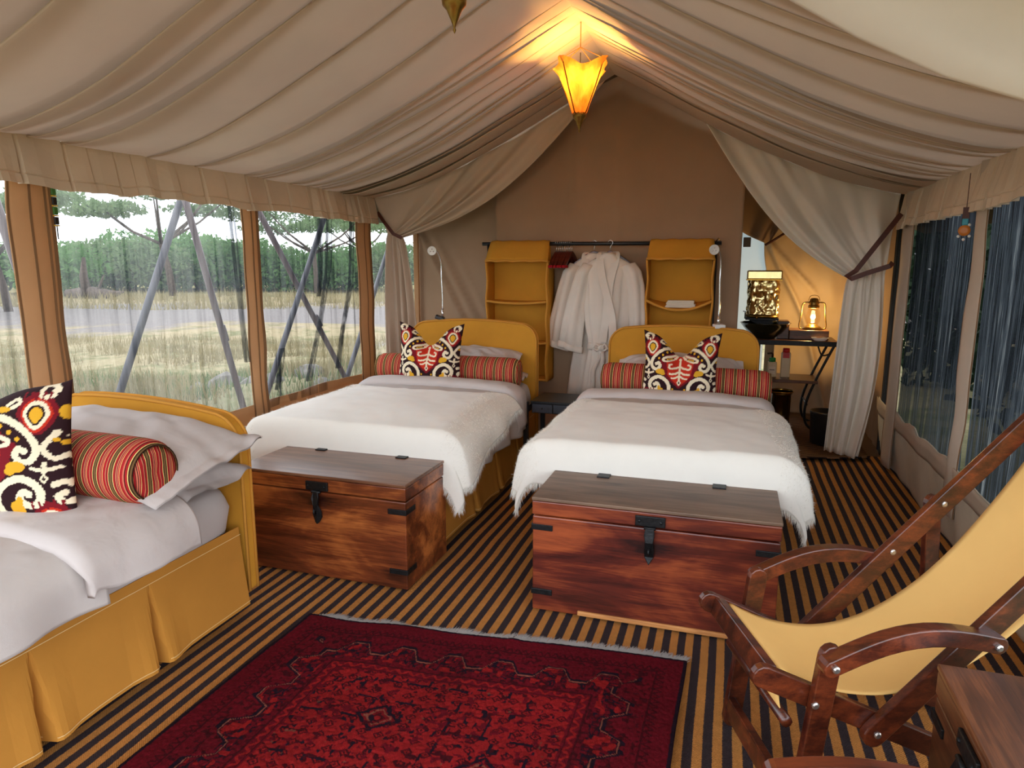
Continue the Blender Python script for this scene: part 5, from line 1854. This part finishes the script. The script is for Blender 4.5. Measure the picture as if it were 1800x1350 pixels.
def hanger_parts(root, m='hanger', span=0.42, drop=0.09):
    """local: hook over the rail at z = 0, bar along x"""
    hk = [(0.012 * math.cos(a) * 1.6, 0, 0.0 + 0.02 * math.sin(a)) for a in np.linspace(PI * 0.95, -PI * 0.4, 10)]
    hk += [(0.0, 0, -0.035), (0, 0, -0.07)]
    MB().tube(hk, 0.0025, 6).build('hook', M['chrome'], root, smooth=True)
    out = []
    n = 14
    for k in range(n + 1):
        u_ = -1 + 2 * k / n
        out.append((u_ * span / 2, -0.062 - drop * abs(u_) ** 1.3))
    for k in range(n, -1, -1):
        u_ = -1 + 2 * k / n
        out.append((u_ * span / 2, -0.100 - (drop - 0.012) * abs(u_) ** 1.3))
    MB().prism(out, (-0.011, 0.011), lambda a, z, d: (a, d, z)).build('shoulder_bar', M[m], root, bevel=0.004)
for k in range(9):
    x = -1.435 + 0.0165 * k
    r_ = thing('coat_hanger', 'dark wooden coat hanger in the bunch beside the left hanging shelf', 'hanger', (x, 5.72, 1.719), math.radians(80 + R.uniform(-6, 6)), 'bunched coat hangers on the rail')
    hanger_parts(r_, span=0.26, drop=0.12)
    for sx in (-1, 1):
        MB().box((sx * 0.11, 0, -0.19), (0.05, 0.026, 0.022)).build('felt_pad', M['felt'], r_, bevel=0.004)

def robe(cx, cy, rz, label, seed, hem=0.40, sc_=1.0, belt=True, sleeves=(True, True)):
    root = thing('bath_robe', label, 'robe', (cx, cy, 0), rz)
    n = 64
    an = np.linspace(0, 2 * PI, n, endpoint=False)
    rows = []
    spec = [(1.640, 0.055, 0.045), (1.615, 0.075, 0.055), (1.585, 0.135, 0.06), (1.555, 0.185, 0.065), (1.52, 0.215, 0.07), (1.46, 0.215, 0.08), (1.36, 0.205, 0.085), (1.2, 0.195, 0.085), (1.05, 0.175, 0.08), (0.93, 0.15, 0.07), (0.86, 0.145, 0.068), (0.80, 0.155, 0.075), (0.68, 0.175, 0.085), (0.54, 0.19, 0.09), (hem, 0.20, 0.092)]
    for k, (z, a, b_) in enumerate(spec):
        t = k / (len(spec) - 1)
        f = 1 + (0.02 + 0.15 * sstep(0.15, 0.7, t)) * np.sin(an * 9 + 2 * n1d(an * 1.5, seed) + t * 1.2) * (0.6 + 0.4 * n1d(an * 3, seed + 1))
        rows.append(np.stack([a * np.sign(np.cos(an)) * np.abs(np.cos(an)) ** 0.9 * f * sc_, b_ * np.sin(an) * f, np.full(n, z) - 0.01 * np.cos(an * 2) * (k > 0)], 1))
    MB().grid(np.array(rows), close_u=True).build('body', M['robe'], root, smooth=True, solid=0.004)
    for sg, on in zip((-1, 1), sleeves):
        if not on:
            continue
        sp = [(0.15, 1.545, 0.05, 0.05), (0.20, 1.47, 0.058, 0.055), (0.228, 1.36, 0.064, 0.055), (0.255, 1.22, 0.072, 0.05), (0.275, 1.08, 0.082, 0.05), (0.29, 0.95, 0.086, 0.048), (0.30, 0.84, 0.088, 0.046)] if sg < 0 else \
             [(0.155, 1.545, 0.06, 0.06), (0.20, 1.47, 0.065, 0.065), (0.225, 1.36, 0.065, 0.06), (0.24, 1.22, 0.062, 0.055), (0.25, 1.08, 0.06, 0.05), (0.25, 0.95, 0.06, 0.048)]
        rw_ = []
        for k, (x, z, a, b_) in enumerate(sp):
            f = 1 + (0.05 + 0.02 * k) * np.sin(an * 5 + k * 0.35 + seed) * (k > 0)
            ca = np.cos(an)
            rw_.append(np.stack([sg * x * sc_ + a * ca * f, -0.02 + b_ * np.sin(an) * f, z + a * ca * 0.30 * sg * -1 * -1], 1))
        sl = MB().grid(np.array(rw_), close_u=True).build('sleeve', M['robe'], root, smooth=True, solid=0.004)
        last = np.array(rw_[-1])
        prev = np.array(rw_[-2])
        d = (last - prev)
        cuff = np.array([last + (last - last.mean(0)) * 0.06 - d * 0.45, last + (last - last.mean(0)) * 0.08, last + (last - last.mean(0)) * 0.02 + d * 0.02])
        MB().grid(cuff, close_u=True).build('cuff', M['robe'], sl, smooth=True, solid=0.005)
    # shawl collar: two bands crossing to the front
    for sg in (-1, 1):
        pts = [(sg * 0.045, 0.03, 1.648), (sg * 0.062, -0.02, 1.625), (sg * 0.058, -0.070, 1.55), (sg * 0.03, -0.10, 1.42), (0.02 if sg < 0 else 0.012, -0.108, 1.25), (0.055 if sg < 0 else 0.0, -0.105, 1.10), (0.06 if sg < 0 else -0.02, -0.10, 0.92)]
        pts = smooth_pts(pts, 5)
        Q = np.zeros((len(pts), 2, 3))
        for k, p in enumerate(pts):
            wq = 0.031
            Q[k, 0] = (p[0] - wq, p[1] - 0.004, p[2])
            Q[k, 1] = (p[0] + wq, p[1] - 0.010, p[2])
        if sg > 0:
            Q[:, :, 1] += 0.008
        MB().grid(Q).build('collar', M['robe'], root, smooth=False, solid=0.005)
    if belt:
        ring = []
        for z in (0.905, 0.89, 0.86, 0.845):
            k_ = 1.06 if z in (0.89, 0.86) else 1.03
            ring.append(np.stack([0.150 * k_ * np.cos(an) * sc_, 0.075 * k_ * np.sin(an), np.full(n, z)], 1))
        bl_ = MB().grid(np.array(ring), close_u=True).build('belt', M['robe'], root, smooth=True, solid=0.006)
        MB().lathe([(0, -0.03), (0.025, -0.02), (0.032, 0), (0.025, 0.02), (0, 0.03)], (-0.03, -0.10, 0.872), 14, (1, 0, 0.2)).build('knot', M['robe'], bl_, smooth=True)
        for dx, z1 in ((-0.075, 0.52), (0.02, 0.47)):
            Q = np.zeros((12, 2, 3))
            for k in range(12):
                t = k / 11
                x = -0.03 + dx * math.sin(t * 1.5) + 0.01 * math.sin(t * 9)
                z = 0.86 + (z1 - 0.86) * t
                Q[k, 0] = (x - 0.017, -0.108 - 0.008 * math.sin(t * 8), z)
                Q[k, 1] = (x + 0.017, -0.112, z)
            MB().grid(Q).build('belt_end', M['robe'], bl_, smooth=True, solid=0.005)
        for dx in (-0.07, 0.055):
            lp = [(-0.03, -0.108, 0.875), (-0.03 + dx * 0.6, -0.115, 0.905), (-0.03 + dx, -0.115, 0.87), (-0.03 + dx * 0.5, -0.11, 0.85), (-0.03, -0.108, 0.868)]
            MB().tube(smooth_pts(lp, 4) if False else lp, 0.011, 6).build('bow_loop', M['robe'], bl_, smooth=True)
    return root
robe(-1.125, 5.755, 0.10, 'cream bathrobe hanging behind the other robe on the rail', 3, 0.42, 0.95, False, (True, False))
robe(-0.975, 5.63, 0.05, 'front cream bathrobe with tied belt hanging on the rail', 8, 0.40, 1.0, True)
for x, y, lb in ((-1.115, 5.735, 'dark red wooden hanger inside the rear bathrobe'), (-0.975, 5.70, 'dark red wooden hanger inside the front bathrobe')):
    h_ = thing('coat_hanger', lb, 'hanger', (x, y, 1.722), math.radians(8))
    hanger_parts(h_, span=0.34, drop=0.10)

# reading lamps clipped on the headboards
def reading_lamp(base, head, label, side):
    root = thing('reading_lamp', label, 'lamp', base)
    hx, hy, hz = head
    MB().box((-0.03 if side < 0 else 0.005, 0.01, 0.012), (0.075, 0.085, 0.03), Euler((0, 0.35 if side < 0 else 0, 0.3)).to_matrix()).build('clamp', M['black'] if side < 0 else M['white_lamp'], root, bevel=0.006)
    MB().tube([(0, 0, 0.01), (0, 0, 0.09)], 0.010, 12).build('stem', M['chrome'], root, smooth=True)
    pts = [(0, 0, 0.09), (0.001, 0, 0.18), (-0.004, -0.003, hz * 0.6), (-0.004, -0.008, hz * 0.84), (hx * 0.4, hy * 0.5, hz * 0.98), (hx, hy + 0.02, hz)]
    MB().tube(smooth_pts(pts, 5), 0.0065, 8).build('gooseneck', M['chrome'], root, smooth=True)
    hd = MB().lathe([(0.0, -0.03), (0.018, -0.03), (0.03, -0.012), (0.036, 0.008), (0.036, 0.014), (0.030, 0.012)], (hx, hy, hz), 24, (0.35, -0.9, -0.1)).build('lamp_head', M['white_lamp'], root, smooth=True)
    MB().lathe([(0.0, 0.008), (0.029, 0.010)], (hx, hy, hz), 20, (0.35, -0.9, -0.1)).build('lens', M['lens'], hd, smooth=True)
    for k in range(3):
        a = 2 * PI * k / 3 + 0.5
        v_ = Vector((0.35, -0.9, -0.1)).normalized()
        e1 = v_.cross(Vector((0, 0, 1))).normalized()
        e2 = v_.cross(e1)
        c = Vector((hx, hy, hz)) + v_ * 0.011 + (e1 * math.cos(a) + e2 * math.sin(a)) * 0.013
        MB().lathe([(0, 0.003), (0.008, 0.0), (0.008, -0.002), (0, -0.002)], tuple(c), 10, tuple(v_)).build('led', M['chrome'], hd, smooth=True)
    return root
reading_lamp((-2.262, 5.195, 1.10), (-0.045, -0.09, 0.555), 'silver gooseneck reading lamp with black clamp on the middle bed headboard', -1)
reading_lamp((-0.085, 5.195, 1.09), (-0.055, -0.09, 0.56), 'silver gooseneck reading lamp with white clamp on the right bed headboard', 1)

# ------------------------------------------------------------------ lanterns
def shade_mat():
    m, t, p = newmat('orange_shade_cloth')
    v = t.coord((1, 1, 0.35))
    n1 = t.noise(v, 22, 5, 0.6, 0.5)
    c_ = t.ramp(n1, [(0.3, hexc(200, 118, 40)), (0.7, hexc(244, 176, 84))])
    t.link(c_, p.inputs['Base Color'])
    p.inputs['Roughness'].default_value = 0.9
    tr = t.n.new('ShaderNodeBsdfTranslucent')
    t.link(c_, tr.inputs['Color'])
    mx = t.n.new('ShaderNodeMixShader')
    mx.inputs[0].default_value = 0.30
    t.link(p.outputs[0], mx.inputs[1])
    t.link(tr.outputs[0], mx.inputs[2])
    t.link(mx.outputs[0], t.n['Material Output'].inputs['Surface'])
    return m
M['shade'] = shade_mat()
def glow_mat(name, col, s):
    m, t, p = newmat(name)
    p.inputs['Base Color'].default_value = col
    p.inputs['Emission Color'].default_value = col
    p.inputs['Emission Strength'].default_value = s
    return m
M['bulb'] = glow_mat('lit_bulb', (1.0, 0.62, 0.22, 1), 14.0)
def hanging_lantern(y, label, lit, zdrop):
    root = thing('hanging_lantern', label, 'lantern', (RX, y, 0), 0.35)
    zt, zb, zc = 2.715 - zdrop, 2.445 - zdrop, 2.355 - zdrop
    n = 72
    an = np.linspace(0, 2 * PI, n, endpoint=False)
    rows = []
    for t in np.linspace(0, 1, 22):
        sq = 1 / np.maximum(np.abs(np.cos(an)), np.abs(np.sin(an))) ** (0.75 * (1 - t))
        r_ = 0.042 + (0.132 - 0.042) * (1 - t) ** 1.05
        r_ = r_ + 0.018 * max(0, 1 - t * 6)
        ft = 1 + 0.05 * np.sin(an * 12 + t * 2) * (1 - t * 0.5) + 0.03 * n1d(an * 4, 3) + 0.03 * np.sin(an * 5 + t * 5)
        z = zt + (zb - zt) * t + 0 * an
        corner = np.abs(np.sin(2 * an)) ** 2
        z = z + (0.045 * corner - 0.02) * (1 - t) ** 2
        rows.append(np.stack([r_ * sq * ft * np.cos(an), r_ * sq * ft * np.sin(an), z], 1))
    MB().grid(np.array(rows), close_u=True).build('shade', M['shade'], root, smooth=True)
    cone = MB().lathe([(0.044, zb + 0.005), (0.040, zb - 0.02), (0.026, zb - 0.035), (0.012, zb - 0.068), (0.003, zc - 0.0), (0.006, zc - 0.008), (0.0, zc - 0.02)], (0, 0, 0), 20)
    cn = cone.build('brass_tip', M['brass_old'], root, smooth=True)
    fr = MB()
    for k in range(4):
        a = PI / 4 + k * PI / 2
        c, s = math.cos(a), math.sin(a)
        fr.tube([(0.17 * c, 0.17 * s, zt + 0.01), (0.11 * c, 0.11 * s, (zt + zb) / 2), (0.046 * c, 0.046 * s, zb)], 0.004, 6)
    fr.build('frame', M['brass_old'], root, smooth=True)
    for k in range(4):
        a = PI / 4 + k * PI / 2
        MB().tube([(0.165 * math.cos(a), 0.165 * math.sin(a), zt + 0.02), (0.0, 0.0, zt + 0.11)], 0.0022, 6).build('chain', M['brass_old'], root)
        MB().lathe([(0, -0.012), (0.011, -0.006), (0.011, 0.006), (0, 0.012)], (0.165 * math.cos(a), 0.165 * math.sin(a), zt + 0.022), 10).build('finial', M['brass'], root, smooth=True)
    MB().tube([(0, 0, zt + 0.105), (0, 0, RZ - 0.005)], 0.003, 6).build('cord', M['brass_old'], root)
    bb = MB().tube([(0, 0, zt + 0.08), (0.0, 0, zt - 0.075)], 0.003, 6).build('flex', M['black'], root)
    sk_ = MB().lathe([(0.012, 0.03), (0.012, -0.02), (0.008, -0.03)], (0, 0, zt - 0.085), 12).build('socket', M['brass'], root, smooth=True)
    bl_ = MB().lathe([(0, 0.022), (0.010, 0.018), (0.018, 0.0), (0.014, -0.016), (0, -0.024)], (0, 0, zt - 0.14), 14)
    bl_.build('bulb', M['bulb'] if lit else M['porcelain'], root, smooth=True)
    if lit:
        ld = bpy.data.lights.new('lantern_light', 'POINT')
        ld.energy = 18
        ld.color = (1.0, 0.57, 0.15)
        ld.shadow_soft_size = 0.025
        lo = bpy.data.objects.new('lantern_light', ld)
        COL.objects.link(lo)
        lo.parent = root
        lo.location = (0, 0, zt - 0.05)
    return root
hanging_lantern(4.28, 'lit orange cloth lantern with brass tip hanging under the ridge', True, 0.0)
hanging_lantern(2.30, 'unlit lantern, only its pointed brass tip showing at the top edge', False, 0.02)

# ------------------------------------------------------------------ washstand
ws = thing('washstand', 'black iron washstand with two dark shelves behind the long curtain', 'washstand', (0.56, 7.0, 0))
MB().box((0, 0, 0.838), (0.76, 0.44, 0.030)).build('top', M['wood_dark'], ws, bevel=0.004)
MB().box((0, -0.215, 0.828), (0.78, 0.016, 0.045)).build('apron', M['iron'], ws, bevel=0.003)
MB().box((-0.06, 0, 0.465), (0.60, 0.40, 0.030)).build('lower_shelf', M['wood_dark'], ws, bevel=0.004)
for sx, y in ((1, -0.18), (1, 0.18), (-1, -0.18), (-1, 0.18)):
    pts = [(0.36, y, 0.82), (0.30, y, 0.68), (0.22, y, 0.48), (0.16, y, 0.30), (0.145, y, 0.16), (0.17, y, 0.06), (0.24, y, 0.018), (0.31, y, 0.05), (0.32, y, 0.11), (0.27, y, 0.14), (0.24, y, 0.11)]
    if sx < 0:
        pts = [(-0.30, y, 0.82), (-0.30, y, 0.5), (-0.30, y, 0.012)]
    MB().tube(smooth_pts(pts, 5) if sx > 0 else pts, 0.012 if sx > 0 else 0.020, 8).build('leg', M['iron'], ws, smooth=True)
MB().tube(smooth_pts([(0.22, -0.18, 0.80), (0.26, -0.18, 0.72), (0.335, -0.18, 0.74)], 5), 0.007, 8).build('scroll', M['iron'], ws, smooth=True)
MB().tube([(0.16, -0.18, 0.25), (0.16, 0.18, 0.25)], 0.009, 8).build('stretcher', M['iron'], ws, smooth=True)
# tray box with the storm lamp on it
o = thing('tray_box', 'low dark wooden box standing on the washstand under the storm lamp', 'box', (0.70, 7.0, 0.853))
MB().box((0, 0, 0.045), (0.34, 0.26, 0.085)).build('body', M['wood_dark'], o, bevel=0.004)
MB().box((-0.225, -0.02, 0.085), (0.10, 0.20, 0.165)).build('side_block', M['wood_dark'], o, bevel=0.004)
# basin
bs = thing('wash_basin', 'dark green-black glazed bowl basin on the washstand', 'basin', (0.315, 6.92, 0.853))
MB().lathe([(0.0, 0.0), (0.09, 0.002), (0.10, 0.012), (0.155, 0.055), (0.205, 0.115), (0.226, 0.145), (0.232, 0.148), (0.226, 0.150), (0.205, 0.128), (0.15, 0.068), (0.08, 0.022), (0, 0.016)], (0, 0, 0), 48).build('bowl', M['gutter'], bs, smooth=True)
MB().lathe([(0, 0.0), (0.018, 0), (0.018, 0.004), (0, 0.006)], (0, 0, 0.017), 14).build('drain', M['brass_old'], bs, smooth=True)
# water can on a bracket above the basin
wc = thing('water_can', 'crinkled shiny brass water can with lid above the basin', 'water can', (0.283, 7.02, 0.853))
n = 120
an = np.linspace(0, 2 * PI, n, endpoint=False)
rows = []
for z in np.linspace(0.20, 0.55, 50):
    sq = (np.abs(np.cos(an)) ** 4 + np.abs(np.sin(an)) ** 4) ** -0.25
    dent = 0.010 * n2d(an * 4.0, np.full(n, z * 18), 91) + 0.006 * n2d(an * 9.0, np.full(n, z * 40), 92)
    r_ = 0.150 * sq * 0.93 + dent * (0.2 + 0.8 * (np.sin(an) < 0.2))
    rows.append(np.stack([r_ * np.cos(an), 0.72 * r_ * np.sin(an), np.full(n, z)], 1))
MB().grid(np.array(rows), close_u=True).build('body', M['foil'], wc, smooth=True)
MB().lathe([(0.0, 0.195), (0.15, 0.195), (0.156, 0.20), (0.156, 0.215), (0.146, 0.225)], (0, 0, 0), 32).build('base_rim', M['brass_old'], wc, smooth=True)
ld_ = MB().box((0, 0, 0.595), (0.315, 0.235, 0.085))
ld_.build('lid', M['foil'], wc, bevel=0.012)
MB().box((0, 0, 0.55), (0.325, 0.245, 0.012)).build('lid_rim', M['brass'], wc, bevel=0.004)
MB().box((0, 0.02, 0.178), (0.30, 0.2, 0.022)).build('stand_plate', M['iron'], wc, bevel=0.003)
MB().box((0.0, 0.10, 0.09), (0.22, 0.03, 0.18)).build('stand_back', M['iron'], wc, bevel=0.003)
MB().tube([(-0.05, -0.09, 0.21), (-0.05, -0.14, 0.205), (-0.05, -0.145, 0.185)], 0.009, 8).build('tap', M['brass'], wc, smooth=True)
MB().tube([(-0.155, -0.08, 0.18), (-0.155, -0.08, 0.25), (-0.175, -0.08, 0.25)], 0.006, 6).build('hook', M['iron'], wc, smooth=True)
# storm lamp
sl = thing('storm_lamp', 'lit brass storm lantern on the washstand', 'lantern', (0.735, 6.99, 0.941))
MB().lathe([(0.0, 0), (0.085, 0), (0.088, 0.01), (0.07, 0.03), (0.045, 0.04), (0.04, 0.05), (0, 0.05)], (0, 0, 0), 24).build('base', M['brass_old'], sl, smooth=True)
gm, gt, gp = newmat('lamp_glass')
gt.n.remove(gp)
g1, g2, g3 = gt.n.new('ShaderNodeBsdfTransparent'), gt.n.new('ShaderNodeBsdfGlossy'), gt.n.new('ShaderNodeMixShader')
g1.inputs['Color'].default_value = (1, 0.93, 0.8, 1)
g2.inputs['Roughness'].default_value = 0.05
g3.inputs[0].default_value = 0.08
gt.link(g1.outputs[0], g3.inputs[1])
gt.link(g2.outputs[0], g3.inputs[2])
gt.link(g3.outputs[0], gt.n['Material Output'].inputs['Surface'])
MB().lathe([(0.045, 0.045), (0.062, 0.08), (0.066, 0.12), (0.058, 0.165), (0.042, 0.20)], (0, 0, 0), 24).build('glass_chimney', gm, sl, smooth=True)
MB().lathe([(0.046, 0.20), (0.05, 0.205), (0.05, 0.225), (0.043, 0.23), (0.046, 0.24), (0.046, 0.262), (0.038, 0.268), (0.04, 0.28), (0.028, 0.292), (0.0, 0.296)], (0, 0, 0), 24).build('chimney_cap', M['brass_old'], sl, smooth=True)
MB().lathe([(0, -0.022), (0.014, -0.016), (0.022, 0.0), (0.016, 0.02), (0, 0.026)], (0, 0, 0.115), 14).build('bulb', glow_mat('lamp_bulb', (1.0, 0.78, 0.40, 1), 30), sl, smooth=True)
for sg in (-1, 1):
    pts = [(sg * 0.045, 0, 0.255), (sg * 0.085, 0, 0.25), (sg * 0.10, 0, 0.22), (sg * 0.107, 0, 0.12), (sg * 0.118, 0, 0.04), (sg * 0.105, 0, 0.008), (sg * 0.06, 0, 0.008)]
    MB().tube(smooth_pts(pts, 5), 0.006, 8).build('side_tube', M['brass_old'], sl, smooth=True)
MB().tube(smooth_pts([(-0.05, 0, 0.27), (-0.03, 0, 0.315), (0.03, 0, 0.315), (0.05, 0, 0.27)], 6), 0.003, 6).build('bail', M['brass_old'], sl, smooth=True)
ld = bpy.data.lights.new('storm_lamp_light', 'POINT')
ld.energy = 20
ld.color = (1.0, 0.68, 0.28)
ld.shadow_soft_size = 0.03
lo = bpy.data.objects.new('storm_lamp_light', ld)
COL.objects.link(lo)
lo.parent = sl
lo.location = (0, 0, 0.16)
lo2 = MB().lathe([(0, 0), (0.05, 0), (0.052, 0.004), (0.075, 0.026), (0.078, 0.03), (0.070, 0.03), (0.048, 0.010), (0, 0.008)], (0, 0, 0), 24)
o = lo2.build('soap_dish', M['porcelain'], smooth=True)
o.location = (0.79, 6.83, 0.853)
o.scale = (1, 0.65, 1)
tag(o, 'small white porcelain soap dish on the front of the washstand', 'dish')
# bottles on the lower shelf
b1 = thing('pump_bottle', 'cream pump bottle with green collar on the washstand shelf', 'bottle', (0.40, 6.92, 0.48))
MB().box((0, 0, 0.075), (0.085, 0.06, 0.15)).build('body', M['cream_box'], b1, bevel=0.012, seg=3)
MB().box((0, -0.0305, 0.07), (0.06, 0.002, 0.07)).build('paper_label', M['paper'], b1)
MB().box((0, -0.032, 0.075), (0.045, 0.001, 0.006)).build('printed_line', M['brown_cap'], b1)
MB().lathe([(0.022, 0.15), (0.03, 0.152), (0.03, 0.185), (0.02, 0.19)], (0, 0, 0), 18).build('collar', M['green_cap'], b1, smooth=True)
MB().tube([(0, 0, 0.18), (0, 0, 0.225), (-0.012, -0.01, 0.232), (-0.05, -0.02, 0.228)], 0.009, 8).build('pump', M['brown_cap'], b1, smooth=True)
b2 = thing('tall_bottle', 'tall cream bottle with red cap on the washstand shelf', 'bottle', (0.52, 6.95, 0.48))
MB().box((0, 0, 0.12), (0.085, 0.065, 0.24)).build('body', M['cream_box'], b2, bevel=0.012, seg=3)
MB().lathe([(0.028, 0.24), (0.032, 0.242), (0.03, 0.28), (0.0, 0.282)], (0, 0, 0), 18).build('cap', M['red_cap'], b2, smooth=True)
MB().box((0, -0.033, 0.215), (0.058, 0.002, 0.05)).build('red_label', M['red_cap'], b2)
# brass bin and black bin
o = thing('brass_bin', 'tall dark brass bin with shiny rim under the washstand', 'bin', (0.50, 6.90, 0.022))
MB().lathe([(0.0, 0.01), (0.085, 0.01), (0.09, 0.03), (0.085, 0.04), (0.088, 0.30), (0.105, 0.33), (0.098, 0.325), (0.08, 0.30), (0.078, 0.03), (0, 0.025)], (0, 0, 0), 28).build('body', plain('dark_brass', hexc(92, 66, 30), 0.25, 0.9, 0.3), o, smooth=True)
MB().lathe([(0.105, 0.325), (0.109, 0.332), (0.105, 0.339), (0.099, 0.332), (0.105, 0.325)], (0, 0, 0), 28).build('rim', M['brass'], o, smooth=True)
MB().lathe([(0.085, 0.0), (0.094, 0.01), (0.094, 0.02), (0.088, 0.03)], (0, 0, 0), 28).build('foot_ring', M['brass'], o, smooth=True)
o = thing('waste_bin', 'black waste bin on the fine-striped mat against the long curtain', 'bin', (0.82, 6.30, 0.02))
MB().lathe([(0.0, 0.0), (0.105, 0.0), (0.11, 0.006), (0.122, 0.27), (0.125, 0.285), (0.119, 0.285), (0.105, 0.02), (0, 0.015)], (0, 0, 0), 32).build('body', M['black'], o, smooth=True)

# ------------------------------------------------------------------ beaded ornaments
o = thing('beaded_strap', 'green and yellow beaded strap hanging on the leftmost window post', 'ornament', (-3.045, 2.485, 1.90))
z = 0.05
for k, mm in enumerate(('bead_green', 'bead_green', 'bead_black', 'bead_green', 'bead_black')):
    MB().box((0, 0, z - 0.02), (0.012, 0.022, 0.036)).build('bead_block', M[mm], o, bevel=0.004)
    MB().box((0, 0, z - 0.042), (0.013, 0.023, 0.006)).build('bead_band', M['bead_yellow'], o, bevel=0.002)
    z -= 0.045
MB().tube([(0, 0, z), (0.0, 0, z - 0.06)], 0.003, 6).build('tassel', M['bead_black'], o)
o = thing('beaded_pendant', 'small beaded pendant hanging against the right netting', 'ornament', (1.135, 4.19, 1.71), math.radians(75))
MB().box((0, 0, 0.10), (0.006, 0.03, 0.06)).build('leather_tab', M['leather'], o)
MB().box((0, 0, 0.055), (0.01, 0.028, 0.035)).build('blue_beads', M['bead_blue'], o, bevel=0.004)
MB().lathe([(0.012, -0.005), (0.026, -0.005), (0.028, 0), (0.026, 0.005), (0.012, 0.005)], (0, 0, 0.012), 20, (1, 0, 0)).build('disc', M['bead_orange'], o, smooth=True)
MB().tube([(0, 0, 0.03), (0, 0, 0.30)], 0.002, 6).build('cord', M['leather'], o)
for k, (dy, dz) in enumerate(((-0.024, -0.018), (0.0, -0.034), (0.024, -0.018), (-0.02, 0.04))):
    bm = MB().lathe([(0, -0.008), (0.006, -0.005), (0.008, 0), (0.006, 0.005), (0, 0.008)], (0, dy, dz), 10)
    bm.build('bead', M['bead_white'], o, smooth=True)
